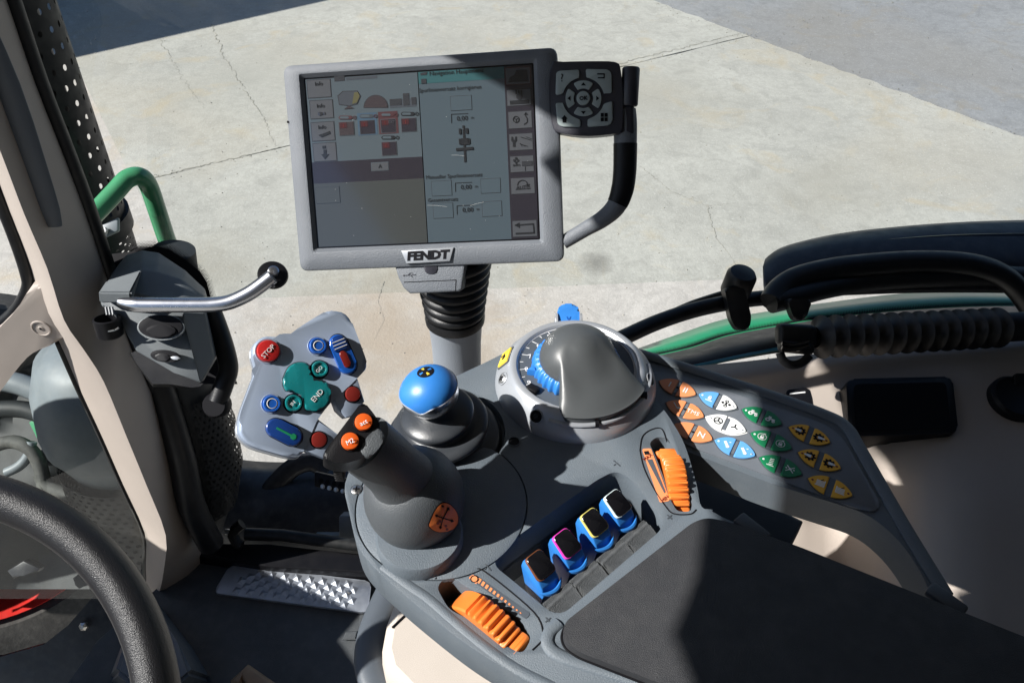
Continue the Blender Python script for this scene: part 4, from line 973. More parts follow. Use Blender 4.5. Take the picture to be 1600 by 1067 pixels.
k3 = pod_key([(868, 161), (879, 161)] + arcp(911.5, 154, 33, 194, 252, 5) + [(907, 188), (907, 199), (878, 198), (871, 194)], 'corner_key'); k4 = pod_key([(918, 199), (918, 188)] + arcp(911.5, 154, 33, 285, 345, 5) + [(957, 158), (957, 190), (952, 196)], 'corner_key')
def sec(a0, a1): return arcp(911.5, 154, 28, a0, a1, 6) + arcp(911.5, 154, 15.5, a1, a0, 5)
ak = [pod_key(sec(a - 34, a + 34), 'arrow_key') for a in (90, 180, 270, 0)]
for o, a in zip(ak, (90, 180, 270, 0)):
    x, y = 911.5 + 22 * math.cos(R_(a)), 154 - 22 * math.sin(R_(a)); d = V((math.cos(R_(a)), -math.sin(R_(a)))); s = V((-d.y, d.x)); c = V((x, y))
    bm = B(); prism(bm, [MP(*(c + d * 3), PL + .0015), MP(*(c - d * 2 + s * 4), PL + .0015), MP(*(c - d * 2 - s * 4), PL + .0015)], mn, .0003); part('arrow', bm, M['ink'], o)
o = button(MP(911.5, 154, PL), mn, .0066, .0022, M['key'], 'ok_key', mon); text('lettering', 'OK', MP(911.5, 154, PL + .0027), mx_, my_, .0052, M['ink'], o, bold=.00015)
text('lettering', '?', MP(878, 122.5, PL + .0014), mx_, my_, .0105, M['ink'], k1)
bm = B()
for a, b in (((934, 116), (944, 116)), ((944, 116), (944, 122)), ((944, 122), (935, 122))): box(bm, (MP(*a, PL + .0014) + MP(*b, PL + .0014)) / 2, MP(*b, PL) - MP(*a, PL), mn.cross(MP(*b, PL) - MP(*a, PL)), mn, (MP(*b, PL) - MP(*a, PL)).length + .001, .0011, .0003)
part('back_symbol', bm, M['ink'], k2)
bm = B(); prism(bm, [MP(*p, PL + .0015) for p in [(882, 180), (887, 186), (885, 186), (885, 192), (879, 192), (879, 186), (877, 186)]], mn, .0003); part('home_symbol', bm, M['ink'], k3)
bm = B()
for x in (941, 947):
    for y in (180, 187): box(bm, MP(x, y, PL + .0014), mx_, my_, mn, .0030, .0036, .0003)
part('menu_symbol', bm, M['ink'], k4)
# rotary knob and grab handle
bm = B(); lathe(bm, [(0, -.0180), (.0075, -.0180), (.0085, -.0165), (.0085, .0165), (.0075, .018), (0, .018)], MP(984.5, 136, -.003), (MP(986, 110) - MP(983, 163)).normalized(), 40); part('rotary_knob', bm, M['mondark'], mon)
bm = B(); tube(bm, [MP(964, 136, -.004), MP(984, 136, -.004)], .004, 12); part('knob_shaft', bm, M['black'], mon)
hp = [(975, 172), (977, 195), (977, 232), (976, 270), (972, 298), (962, 323), (942, 342), (915, 358), (880, 379)]
hw = [.0115, .0115, .0112, .0110, .0108, .0098, .0085, .0075, .0070]
hpath = catmull([MP(*p, -.008) for p in hp], False, 5); hr = [hw[min(8, int(i / 5))] * (1 - (i % 5) / 5) + hw[min(8, int(i / 5) + 1)] * ((i % 5) / 5) for i in range(len(hpath))]
bm = B(); tube(bm, hpath, hr, 16, True, .8, mn); hd = part('handle', bm, M['monitor'], mon)
bm = B(); tube(bm, hpath[9:25], [r * 1.04 for r in hr[9:25]], 16, True, .84, mn); part('grip_sleeve', bm, M['black'], hd)
bm = B(); box(bm, MP(975, 188, -.007), mx_, my_, mn, .020, .030, .016, .004, 3); part('handle_root', bm, M['mondark'], mon)
# usb flap below
bm = B(); un = (mn + -my_ * .15).normalized()
fl = [(616, 414), (727, 410), (722, 452), (717, 456), (640, 459), (630, 450), (622, 434)]
prism(bm, [MP(*p, -.004) for p in fl], mn, .018, .0025, 3); fp = part('port_flap', bm, M['monitor'], mon)
bm = B(); prism(bm, [MP(*p, -.0038) for p in [(631, 440.5), (713, 437), (713, 438.2), (631, 441.7)]], mn, .0004); part('flap_groove', bm, M['ink'], fp)
bm = B(); prism(bm, [MP(*p, -.0038) for p in [(712, 437), (713.2, 437), (712, 455), (711, 455)]], mn, .0004); part('flap_groove', bm, M['ink'], fp)
bm = B(); prism(bm, fillet([MP(*p, -.0030) for p in [(661, 414), (682, 413), (683, 424), (679, 428), (667, 428), (664, 424)]], .002), mn, .003, .0006); part('flap_tab', bm, M['mondark'], fp)
bm = B()
for a, b, wd in (((631, 430.5), (650, 429.5), .0006), ((637, 430), (641, 427), .0006), ((641, 427), (645, 427), .0006), ((641, 430), (645, 433.5), .0006)):
    A = MP(*a, -.0037); Bq = MP(*b, -.0037); box(bm, (A + Bq) / 2, Bq - A, mn.cross(Bq - A), mn, (Bq - A).length, wd, .0003)
lathe(bm, [(.0010, 0), (0, .0002)], MP(631, 430.5, -.0037), mn, 8); part('usb_symbol', bm, M['mondark'], fp)
# ribbed boot and post
c0 = MP(706, 392, -.045); c1 = pz(716, 486, 2.300); c1 = pp(711, 486, c0 + V((0, .0, 0)), V((0, 1, 0)))
c1 = V((c1.x, c0.y - .004, c1.z)); d = (c1 - c0).normalized(); L_ = (c1 - c0).length; prof = []
nr = 7
for k in range(nr):
    r0 = .044 - .0105 * k / nr; h = L_ * k / nr; st_ = L_ / nr
    prof += [(r0 - .004, h), (r0 - .0005, h + st_ * .18), (r0, h + st_ * .45), (r0 - .0012, h + st_ * .72), (r0 - .0050, h + st_ * .95)]
prof += [(.0335, L_ * .99), (.0345, L_ * 1.04), (.0340, L_ * 1.11), (.031, L_ * 1.12)]
bm = B(); lathe(bm, prof, c0, d, 40); part('ribbed_boot', bm, M['rubber'], mon, smooth=50)
pe = [(c1 + d * .002, .0325, .029), (c1 + d * .02, .0305, .027), (c1 + d * .045, .0290, .025), (c1 + d * .08, .0285, .024), (c1 + d * .13, .030, .024), (c1 + d * .19, .034, .025)]
bm = B(); loft(bm, [[c + RT * r * math.cos(6.28318 * k / 36) * 1.0 + V((0, 1, 0)) * r2 * math.sin(6.28318 * k / 36) for k in range(36)] for c, r, r2 in pe]); part('post', bm, mat('post_light_grey', (.24, .265, .30), .42, bump=.4, bscale=1000, rvar=.05), mon)
# ================================================================== CAB: FLOOR, PILLAR, LATCH, STEERING WHEEL
ZF = 1.55
def Fz(x, y, h=0): return pz(x, y, ZF + h)
bm = B()
fo = [Fz(-300, 700), Fz(-100, 1300), Fz(200, 1700), Fz(900, 1700), Fz(1300, 1300), Fz(1300, 1000), Fz(900, 900), Fz(590, 897), Fz(360, 872), Fz(300, 868), Fz(228, 930), Fz(150, 960), Fz(60, 800)]
fo = [Fz(150, 1000), Fz(-60, 1300), Fz(100, 1900), Fz(1000, 1900), Fz(1300, 1300), Fz(1300, 1000), Fz(900, 900), Fz(590, 897), Fz(360, 872), Fz(300, 868), Fz(228, 934)]
prism(bm, fo, Z, .05, .004, 2); floor = part('floor', bm, M['floor']); floor['kind'] = 'structure'
bm = B(); prism(bm, [Fz(*p, .004) for p in [(602, 910), (650, 912), (640, 1010), (560, 1012), (562, 960), (585, 958)]], Z, .003, .001, 1); part('floor_patch', bm, M['floor'], floor)
bm = B(); prism(bm, [Fz(*p, .009) for p in [(540, 986), (560, 984), (556, 998), (535, 998)]], Z, .004, .002, 1); part('floor_stud', bm, M['floor'], floor)
# tread plate with pyramid studs
tp_ = [Fz(*p, .010) for p in [(360, 881), (580.6, 907.5), (575, 957), (333, 926)]]
tpl = thing('tread_plate', 'aluminium tread plate with pyramid studs on the cab floor', 'tread plate', tp_[3])
bm = B(); prism(bm, fillet(tp_, .012, 4), Z, .006, .0015, 2); part('plate', bm, M['tread'], tpl)
def bil(s, t): return tp_[3].lerp(tp_[2], s).lerp(tp_[0].lerp(tp_[1], s), t)
bm = B(); lathe(bm, [(.0092, 0), (.0078, .0006), (.0006, .0040), (0, .0042)], V((0, 0, 0)), Z, 4, V((1, 1, 0))); stud_me = mesh_of(bm, 'stud', 0); stud_me.materials.append(M['tread'])
for j in range(5):
    for i in range(9):
        s = .14 + .088 * i + (.044 if j % 2 else 0); t = .16 + .165 * j
        if s > .93 or (i == 0 and j == 4): continue
        o = bpy.data.objects.new('stud', stud_me); COL.objects.link(o); o.parent = tpl; o.location = bil(s, t) - tpl.location; o.rotation_euler = (0, 0, R_(-20))
for s, t in ((.13, .55), (.48, .48), (.86, .55)):
    bm = B(); lathe(bm, [(.004, 0), (.0035, .002), (0, .0028)], bil(s, t) + Z * .0005, Z, 12); part('rivet', bm, M['steel'], tpl)
# black sill and hand bar beyond the floor edge
bm = B(); prism(bm, [Fz(*p, .028) for p in [(300, 845), (420, 850), (640, 872), (640, 900), (420, 884), (300, 866)]], Z, .06, .006, 2); single('door_sill', bm, M['black'], 'black rubber sill behind the tread plate', 'sill')
rb = thing('step_rail', 'black metal bar with clamp running beside the floor sill', 'rail', pd(380, 835, 1.45))
bm = B(); tube(bm, [pd(384, 834, 1.46), pd(440, 836, 1.46), pd(560, 852, 1.46), pd(680, 868, 1.46)], .0115, 16); part('bar', bm, M['exh'], rb)
bm = B(); tube(bm, [pd(378, 818, 1.45), pd(368, 826, 1.45), pd(364, 836, 1.45), pd(370, 848, 1.45), pd(378, 852, 1.45)], .010, 10); part('clamp', bm, M['exh'], rb)
bm = B(); tube(bm, [pd(352, 830, 1.45), pd(372, 832, 1.45)], .005, 10); part('clamp_bolt', bm, M['steel'], rb)
# mudguard / step outside the cab
bm = B()
rows = []
for y, xs, t in ((712, (340, 400, 470, 530, 600), 1.75), (730, (340, 395, 465, 535, 620), 1.70), (770, (340, 390, 450, 540, 640), 1.66), (820, (340, 380, 440, 540, 660), 1.64), (880, (340, 380, 440, 540, 680), 1.64)):
    rows.append([pd(x, y + 10 * math.sin(k), t - .03 * math.sin(k * .8)) for k, x in enumerate(xs)])
sheet(bm, [catmull(r, False, 5) for r in rows]); 
st_ = thing('entry_step', 'dark entry step and mudguard outside the cab below the joystick', 'step', pd(460, 850, 1.66))
o = part('mudguard', bm, M['navy'], st_); md = o.modifiers.new('s', 'SOLIDIFY'); md.thickness = .02
bm = B(); tube(bm, catmull([pd(*p, 1.655) for p in [(440, 800), (420, 775), (436, 750), (462, 728), (490, 722), (512, 738)]], False, 6), .020, 12, True, .4, -FW); part('moulded_arch', bm, M['navy'], st_)
bm = B(); box(bm, pd(525, 755, 1.58), pd(560, 762, 1.58) - pd(490, 746, 1.58), UP, -FW, .085, .030, .012, .003); pt = part('perforated_step', bm, M['black'], st_)
for k in range(5):
    for j in range(2):
        bm = B(); lathe(bm, [(.0048, 0), (0, .001)], pd(501 + k * 10.5 + j * 3, 751 + k * 2.4 + j * 9, 1.572), -FW, 10); part('step_hole', bm, M['steel'] if j else M['ink'], pt)
bm = B(); box(bm, pd(545, 820, 1.55), RT, UP, -FW, .030, .045, .04, .004); box(bm, pd(528, 838, 1.55), RT, UP, -FW, .09, .012, .03, .003); part('bracket', bm, M['muffler'], st_)

# ---- pillar
PB = Fz(280, 890); PT = pd(40, 0, .80); pn = (PT - PB).cross(RT).normalized(); pn = pn if pn.y < 0 else -pn
def PI_(x, y, l=0): return pp(x, y, PB + pn * l, pn)
pil = thing('cab_pillar', 'beige front cab pillar with black edge seal leaning across the left side', 'pillar', PB)
sec_ = [((-300, -140), (-170, -140), (-36, -120)), ((-230, -40), (-112, -40), (2, -30)), ((-90, 120), (-45, 125), (55, 125)), ((-22, 243), (3, 243), (100, 240)), ((12, 330), (38, 335), (134, 330)), ((44, 415), (74, 420), (163, 418)),
        ((62, 480), (100, 500), (186, 485)), ((93, 535), (130, 545), (205, 540)), ((124, 606), (162, 596), (234, 606)), ((159, 681), (197, 680), (270, 690)), ((192, 756), (229, 758), (300, 770)), ((226, 832), (259, 836), (328, 850)), ((228, 880), (256, 890), (332, 870)), ((229, 931), (250, 922), (336, 880))]
rings = []
for l_, m_, r_ in sec_:
    a = PI_(*l_, .0); b = PI_(*m_, .045); c = PI_(*r_, -.045); k = b.lerp(a, .8); 
    ring = [a - pn * .05, a, a.lerp(b, .75) + pn * .004, b + pn * .0, b.lerp(c, .18) + pn * .004, b.lerp(c, .5) + pn * .012, b.lerp(c, .82) + pn * .010, c, c.lerp(a, .3) - pn * .06]
    rings.append(ring)
rings = list(zip(*[catmull(list(r), False, 3) for r in zip(*rings)]))
bm = B(); loft(bm, [list(r) for r in rings]); part('trim', bm, M['beige'], pil, smooth=40)
# black seals either side
bm = B(); pth = catmull([PI_(r[0] + 6, r[1], -.052) for _, _, r in sec_], False, 4); tube(bm, pth, .0095, 10); part('edge_seal', bm, M['rubber'], pil)
bm = B(); pth = catmull([PI_(l[0] - 2, l[1], -.008) for l, _, _ in sec_[7:]], False, 4); tube(bm, pth, .0045, 8); part('edge_seal', bm, M['rubber'], pil)
# dark grab recess in the trim
tmp = B(); tmp.from_mesh([o for o in pil.children if o.name.startswith('trim')][0].data); pbv = BVHTree.FromBMesh(tmp)
def pcast(x, y, lift):
    d = ray(x, y).normalized(); h = pbv.ray_cast(CAM - pil.location, d)
    if h[0] is None: return PI_(x, y, .03)
    n = h[1] if h[1].dot(d) < 0 else -h[1]; return h[0] + pil.location + n * lift
gp = [((-60, -20), .010), ((-25, 60), .016), ((0, 130), .020), ((22, 190), .020), ((42, 245), .0185), ((58, 290), .0175), ((70, 325), .0165), ((80, 352), .012)]
bm = B(); pth = [pcast(*p, .001) for p, _ in gp]; cp = catmull(pth, False, 4); rs = []
for i in range(len(cp)): j = min(i // 4, 6); f_ = i / 4 - j; rs.append(gp[j][1] * (1 - f_) + gp[min(7, j + 1)][1] * f_)
tube(bm, cp, rs, 20, True, .38, pn); part('grab_handle', bm, M['slate'], pil, 'slate blue moulded grab strip')
# cross bar with round fastener
cbp = [(50, 446), (68, 452), (84, 462), (108, 512), (104, 520), (92, 534), (62, 546), (43, 558), (20, 585), (0, 612), (-70, 700), (-120, 640), (-60, 560), (0, 511), (30, 478)]
bm = B(); prism(bm, catmull([PI_(*p, .020) for p in cbp], True, 2), pn, .05, .006, 3); cb = part('cross_bar', bm, M['beige'], pil)
bm = B(); lathe(bm, [(.013, .0), (.0125, .0012), (.0110, .0014), (.0105, .0004), (.004, .0002), (.003, .0010), (0, .001)], PI_(64, 513, .0205), pn, 28); fa = part('fastener', bm, M['beige'], cb)
bm = B(); lathe(bm, [(.0018, .0014), (0, .0016)], PI_(64, 513, .0205), pn, 10); part('fastener_pin', bm, M['ink'], fa)
# black window rubber at the far left
bm = B(); tube(bm, catmull([PI_(*p, .004) for p in [(-40, 200), (-10, 285), (22, 365), (42, 425), (44, 450), (28, 482), (0, 508), (-40, 545), (-90, 600)]], False, 6), .0085, 12); part('window_rubber', bm, M['rubber'], pil)

# ---- window latch box
lat = thing('window_latch', 'grey window latch housing with silver lever handle on the pillar', 'latch', pd(230, 560, 1.03))
def LC(X, Y, t): return pd(140 + X / 3.333, 360 + Y / 3.333, t)
fr_ = [(45, 322), (140, 318), (215, 322), (330, 345), (480, 380), (600, 425), (652, 662), (578, 797), (440, 742), (240, 628), (160, 455), (60, 395)]
bk_ = [(95, 262), (200, 225), (275, 205), (345, 215), (480, 255), (600, 345), (665, 640), (590, 790), (450, 735), (255, 620), (175, 450), (85, 385)]
bk2 = [(110, 230), (190, 125), (275, 100), (360, 112), (500, 210), (600, 300), (690, 620), (600, 770), (460, 725), (265, 610), (190, 445), (100, 370)]
bm = B(); loft(bm, [[LC(*p, .985 + .00004 * p[0]) for p in fr_], [LC(*p, 1.015 + .00004 * p[0]) for p in bk_], [LC(*p, 1.075) for p in bk2]])
bmesh.ops.bevel(bm, geom=[e for e in bm.edges], offset=.0028, segments=2, affect='EDGES', profile=.5, clamp_overlap=True)
lb = part('latch_housing', bm, M['latch'], lat)
bm = B(); loft(bm, [[LC(480, 428, .972), LC(600, 432, 1.0), LC(652, 662, 1.005), LC(575, 792, .978)], [LC(480, 428, 1.03), LC(600, 432, 1.03), LC(652, 662, 1.03), LC(575, 792, 1.03)]]); bmesh.ops.bevel(bm, geom=list(bm.edges), offset=.002, segments=2, affect='EDGES'); part('side_facet', bm, M['latch'], lat)
bm = B(); loft(bm, [[LC(42, 322, .968), LC(90, 262, .985), LC(272, 206, .985), LC(212, 325, .968)], [LC(52, 380, .975), LC(90, 262, 1.03), LC(272, 206, 1.03), LC(222, 380, .975)]]); bmesh.ops.bevel(bm, geom=list(bm.edges), offset=.002, segments=2, affect='EDGES'); part('top_block', bm, M['latch'], lat)
bm = B(); loft(bm, [[LC(*p, 1.02) for p in [(240, 628), (440, 742), (578, 797), (600, 790), (575, 812), (530, 818), (420, 800), (330, 800), (250, 700), (215, 640)]], [LC(*p, 1.07) for p in [(240, 628), (440, 742), (578, 797), (600, 790), (575, 812), (530, 818), (420, 815), (330, 815), (250, 710), (205, 640)]]]); part('under_housing', bm, M['black'], lat)
def oval(cx, cy, rx, ry, t, m, name, par, th=.004, rot=0):
    pts = [LC(cx + rx * math.cos(a) * math.cos(rot) - ry * math.sin(a) * math.sin(rot), cy + rx * math.cos(a) * math.sin(rot) + ry * math.sin(a) * math.cos(rot), t) for a in [6.28318 * k / 28 for k in range(28)]]
    bm = B(); prism(bm, pts, -FW, th, .001, 2); return part(name, bm, m, par)
oval(370, 505, 125, 68, .985, M['latch'], 'recess_rim', lat); oval(368, 502, 116, 61, .9835, M['ink'], 'finger_recess', lat); oval(370, 522, 78, 34, .981, M['ink'], 'latch_knob', lat, .006)
oval(392, 655, 78, 32, .990, M['ink'], 'finger_recess', lat, .004, .12); oval(378, 660, 40, 20, .9885, M['black'], 'latch_knob', lat, .004, .12); oval(445, 664, 24, 9, .988, M['silver'], 'latch_pin', lat, .003, .1)
bm = B(); hpx = [(150, 368), (185, 378), (260, 387), (400, 388), (560, 388), (660, 385), (740, 370), (830, 328), (900, 280), (950, 240)]
pth = catmull([LC(*p, .965) for p in hpx], False, 4); rs = [.0040 + .0052 * min(1, i / 7) for i in range(len(pth))]
tube(bm, pth, rs, 16, True, .9, -FW); part('lever_handle', bm, M['chrome'], lat)
bm = B(); lathe(bm, [(.0028, 0), (.0022, .001), (0, .0004)], LC(958, 292, .9555), -FW, 12); part('handle_hole', bm, M['ink'], lat)
bm = B(); lathe(bm, [(0, -.004), (.0175, -.004), (.0185, 0), (.0170, .003), (.012, .004), (0, .004)], LC(955, 232, .985), (-FW * .8 + RT * .3 + UP * .3).normalized(), 36); part('glass_puck', bm, M['black'], lat)
bm = B(); lathe(bm, [(.0065, 0), (.0065, .009), (.005, .010), (0, .010)], LC(955, 225, .982), (-FW * .8 + RT * .3 + UP * .3).normalized(), 20); part('puck_stud', bm, M['chrome'], lat)
bm = B(); tube(bm, catmull([LC(*p, 1.04) for p in [(620, 380), (680, 540), (715, 660), (722, 730), (700, 800), (668, 890)]], False, 5), .0125, 14); ba = part('support_bar', bm, M['rubber'], lat)
bm = B(); lathe(bm, [(0, -.012), (.014, -.012), (.0165, -.008), (.0165, .008), (.014, .012), (0, .012)], LC(665, 908, 1.045), -FW, 24); part('bar_foot', bm, M['ink'], ba)
bm = B(); lathe(bm, [(.013, -.012), (.0155, -.010), (.0165, .012), (.014, .013), (.0125, .002), (0, 0)], LC(100, 505, .985), (UP * .9 - FW * .45).normalized(), 24); part('bolt_cup', bm, M['black'], lat)
bm = B(); tube(bm, [LC(80 + 58 * math.cos(R_(a)) + 18, 498 + 26 * math.sin(R_(a)), .972) for a in range(20, 165, 12)], .0012, 6); part('cup_ring', bm, M['steel'], lat)
for k in range(3): bm = B(); tube(bm, [LC(85 + 16 * k, 400, .984), LC(92 + 16 * k, 440, .982)], .0016, 8); part('spring_coil', bm, M['slate'], lat)
# ---- steering wheel
SWn = (V((.18, -.42, .88))).normalized()
swc = pd(-243, 1216, .56)
sw = thing('steering_wheel', 'dark grey steering wheel rim cut off at the lower left corner', 'steering wheel', swc)
a = (RT - SWn * RT.dot(SWn)).normalized(); b = SWn.cross(a); SR = .206
bm = B(); NR = 120
pth = [swc + (a * math.cos(6.28318530718 * k / NR) + b * math.sin(6.28318530718 * k / NR)) * SR for k in range(NR)]
rings = []
for k, p in enumerate(pth):
    rad = (p - swc).normalized(); rings.append([p + (rad * math.cos(6.28318 * j / 24) * .0172 + SWn * math.sin(6.28318 * j / 24) * .0185) for j in range(24)])
loft(bm, rings, False, True); part('rim', bm, M['wheel'], sw, smooth=80)
bm = B(); lathe(bm, [(0, .02), (.03, .018), (.045, .008), (.048, -.01), (.04, -.03)], swc - SWn * .03, SWn, 48); part('hub', bm, M['navy'], sw)
for t in (140, 245, 335):
    d = a * math.cos(R_(t)) + b * math.sin(R_(t)); bm = B(); tube(bm, [swc + d * .03 - SWn * .03, swc + d * .13 - SWn * .02, swc + d * SR], [.014, .012, .010], 12, True, .5, SWn); part('spoke', bm, M['navy'], sw)
# small dark side console right of the steering column
scn = thing('pedal_cover', 'dark slate cover on the floor behind the steering wheel rim', 'cover', Fz(260, 1000))
bm = B()
pts1 = [Fz(*p, .16) for p in [(215, 940), (236, 936), (276, 1000), (300, 1050), (240, 1100), (180, 1050)]]; pts0 = [Fz(*p, .0) for p in [(215, 945), (250, 945), (300, 1010), (330, 1060), (250, 1130), (170, 1060)]]
loft(bm, [pts0, pts1]); bmesh.ops.bevel(bm, geom=list(bm.edges), offset=.006, segments=2, affect='EDGES'); part('cover_shell', bm, M['slate'], scn)

# ================================================================== OUTSIDE LEFT: EXHAUST, MUFFLER, FRONT WHEEL, RAIL
def perf_cyl(bm, pts, rad, a0, a1, ncell_a, rows_, hole, frame_dirs):
    """skin of a cylinder with a real hole in each cell; pts = axis points"""
    n_rows = rows_
    def P(ai, ri):
        t = ri / n_rows * (len(pts) - 1); k = min(int(t), len(pts) - 2); f_ = t - k; c = pts[k].lerp(pts[k + 1], f_); r = rad[k] * (1 - f_) + rad[k + 1] * f_
        a = a0 + (a1 - a0) * ai / ncell_a; return c + (frame_dirs[0] * math.cos(a) + frame_dirs[1] * math.sin(a)) * r
    for i in range(ncell_a):
        for j in range(n_rows):
            off = .5 if j % 2 else 0
            ox = [(0, 0), (.5, 0), (1, 0), (1, .5), (1, 1), (.5, 1), (0, 1), (0, .5)]
            outer = [bm.verts.new(P(i + off + x, j + y)) for x, y in ox]
            inner = [bm.verts.new(P(i + off + .5 + hole * math.cos(R_(q_)), j + .5 + hole * math.sin(R_(q_)))) for q_ in (225, 270, 315, 0, 45, 90, 135, 180)]
            for k in range(8): bm.faces.new((outer[k], outer[(k + 1) % 8], inner[(k + 1) % 8], inner[k]))
exs = thing('exhaust_stack', 'black perforated exhaust stack behind the beige pillar at top left', 'exhaust', pd(190, 400, 1.42))
xa = [pd(-30, -80, 1.02), pd(128, 330, 1.30), pd(160, 420, 1.37)]; d = (xa[1] - xa[0]).normalized(); u = (RT - d * RT.dot(d)).normalized(); v = d.cross(u); v = v if v.y < 0 else -v
bm = B(); perf_cyl(bm, xa, [.066, .064, .064], R_(-70), R_(150), 13, 30, .17, (u, v)); bmesh.ops.remove_doubles(bm, verts=bm.verts, dist=.0005); o = part('perforated_shield', bm, M['exh'], exs, smooth=60)
bm = B(); tube(bm, [pd(-40, -80, 1.05), pd(115, 330, 1.33), pd(150, 430, 1.40)], .050, 24); part('inner_pipe', bm, M['exh'], exs)
bm = B(); tube(bm, [xa[1] + d * .005, xa[1] + d * .035], .070, 32); part('collar', bm, M['exh'], exs)
bm = B(); box(bm, pd(166, 360, 1.26), (pd(185, 350, 1.26) - pd(150, 366, 1.26)), UP, -FW, .045, .022, .010, .003); cl_ = part('clamp', bm, M['muffler'], exs)
bm = B(); lathe(bm, [(.006, .0), (.005, .006), (0, .006)], pd(164, 361, 1.252), -FW, 6); part('clamp_bolt', bm, M['steel'], cl_)
muf = thing('muffler', 'grey topped muffler canister with perforated black heat shield behind the pillar', 'muffler', pd(240, 860, 1.85))
ma_ = [pd(166, 540, 1.52), pd(180, 590, 1.56), pd(196, 645, 1.60), pd(215, 700, 1.65), pd(236, 770, 1.71), pd(262, 850, 1.79)]
d = (ma_[-1] - ma_[0]).normalized(); u = (RT - d * RT.dot(d)).normalized(); v = d.cross(u); v = v if v.y < 0 else -v
def ring(c, r): return [c + (u * math.cos(6.28318 * k / 40) + v * math.sin(6.28318 * k / 40)) * r for k in range(40)]
bm = B(); loft(bm, [ring(ma_[0] - d * .03, .05), ring(ma_[0] - d * .015, .095), ring(ma_[0] + d * .01, .128), ring(ma_[1], .150), ring(ma_[2], .158), ring(ma_[2] + d * .03, .155), ring(ma_[2] + d * .05, .143), ring(ma_[3], .128)]); part('cover', bm, M['muffler'], muf, 'dusty light grey cover', smooth=60)
bm = B(); perf_cyl(bm, ma_[3:], [.150, .150, .150], R_(-80), R_(260), 44, 20, .27, (u, v)); bmesh.ops.remove_doubles(bm, verts=bm.verts, dist=.0005); part('perforated_shield', bm, M['exh'], muf, smooth=60)
bm = B(); loft(bm, [ring(ma_[3], .122), ring(ma_[4], .122), ring(ma_[5], .12)]); part('canister', bm, M['engine'], muf)
# perforated lower shield on the right of the pillar
ms = [pd(285, 600, 1.30), pd(300, 660, 1.35), pd(308, 720, 1.40), pd(308, 775, 1.45), pd(300, 830, 1.50)]
sh = thing('exhaust_guard', 'black perforated exhaust guard between the pillar and the joystick', 'guard', ms[-1])
d = (ms[-1] - ms[0]).normalized(); u = (RT - d * RT.dot(d)).normalized(); v = d.cross(u); v = v if v.y < 0 else -v
bm = B(); perf_cyl(bm, ms[:-1], [.055, .070, .076, .070], R_(-85), R_(55), 16, 24, .27, (u, v)); bmesh.ops.remove_doubles(bm, verts=bm.verts, dist=.0005); part('perforated_shield', bm, M['exh'], sh, smooth=60)
bm = B(); loft(bm, [[c + (u * math.cos(6.28318 * k / 32) + v * math.sin(6.28318 * k / 32)) * r for k in range(32)] for c, r in zip([ms[0] - d * .25] + ms, (.03, .045, .058, .064, .062, .052))]); part('inner_pipe', bm, M['engine'], sh)
bm = B(); tube(bm, catmull([pd(235, 560, 1.22), pd(262, 640, 1.26), pd(285, 720, 1.30), pd(300, 790, 1.34), pd(330, 850, 1.40)], False, 4), .022, 12); part('door_seal', bm, M['rubber'], sh)
# green hand rail
gr = thing('hand_rail', 'green painted tube handrail bent over outside the window', 'handrail', pd(300, 440, 1.25))
bm = B(); tube(bm, catmull([pd(*p) for p in [(120, 360, 1.10), (148, 334, 1.12), (180, 300, 1.14), (199, 280, 1.15), (218, 276, 1.16), (232, 290, 1.18), (246, 330, 1.21), (262, 378, 1.25), (282, 430, 1.30), (300, 480, 1.35)]], False, 6), .0135, 18); part('tube', bm, M['green'], gr)
# engine bay seen through the lower windscreen
eng = thing('engine_bay', 'dark engine side with hoses seen through the lower windscreen', 'engine', pd(60, 760, 2.3))
bm = B(); rows = []
for y in range(520, 930, 16): rows.append([pd(x, y, 1.72 + .03 * math.sin(x * .03 + y * .021)) for x in range(-260, 240, 40)])
sheet(bm, rows); part('side_panel', bm, M['engine'], eng)
rs_ = random.Random(9)
for (pts, r, m) in [([(-20, 590), (30, 600), (60, 612)], .022, 'muffler'), ([(50, 690), (44, 712), (30, 728), (10, 738)], .010, 'muffler'), ([(62, 740), (75, 760), (110, 775), (140, 790)], .014, 'engined'), ([(-20, 700), (20, 690), (50, 705), (66, 740), (70, 790)], .014, 'engined'),
                    ([(115, 800), (132, 806), (142, 822), (146, 845)], .018, 'rubber'), ([(0, 770), (60, 775), (120, 800), (160, 840)], .016, 'engined'), ([(-20, 640), (40, 640), (90, 660)], .018, 'engine')]:
    bm = B(); tube(bm, catmull([pd(*p, 1.64) for p in pts], False, 5), r, 12); part('hose', bm, M[m], eng)
bm = B(); prism(bm, [pd(*p, 1.62) for p in [(10, 892), (36, 876), (62, 888), (58, 894), (36, 896), (20, 904)]], -FW, .02, .004); part('bracket', bm, M['navy'], eng)
bm = B(); prism(bm, [pd(*p, 1.64) for p in [(44, 660), (60, 650), (84, 690), (88, 720), (70, 712)]], -FW, .02, .004); part('bonnet_edge', bm, M['green'], eng)
bm = B(); prism(bm, [pd(*p, 1.62) for p in [(150, 842), (158, 840), (167, 858), (164, 862)]], -FW, .02); part('red_cap', bm, M['redpaint'], eng)
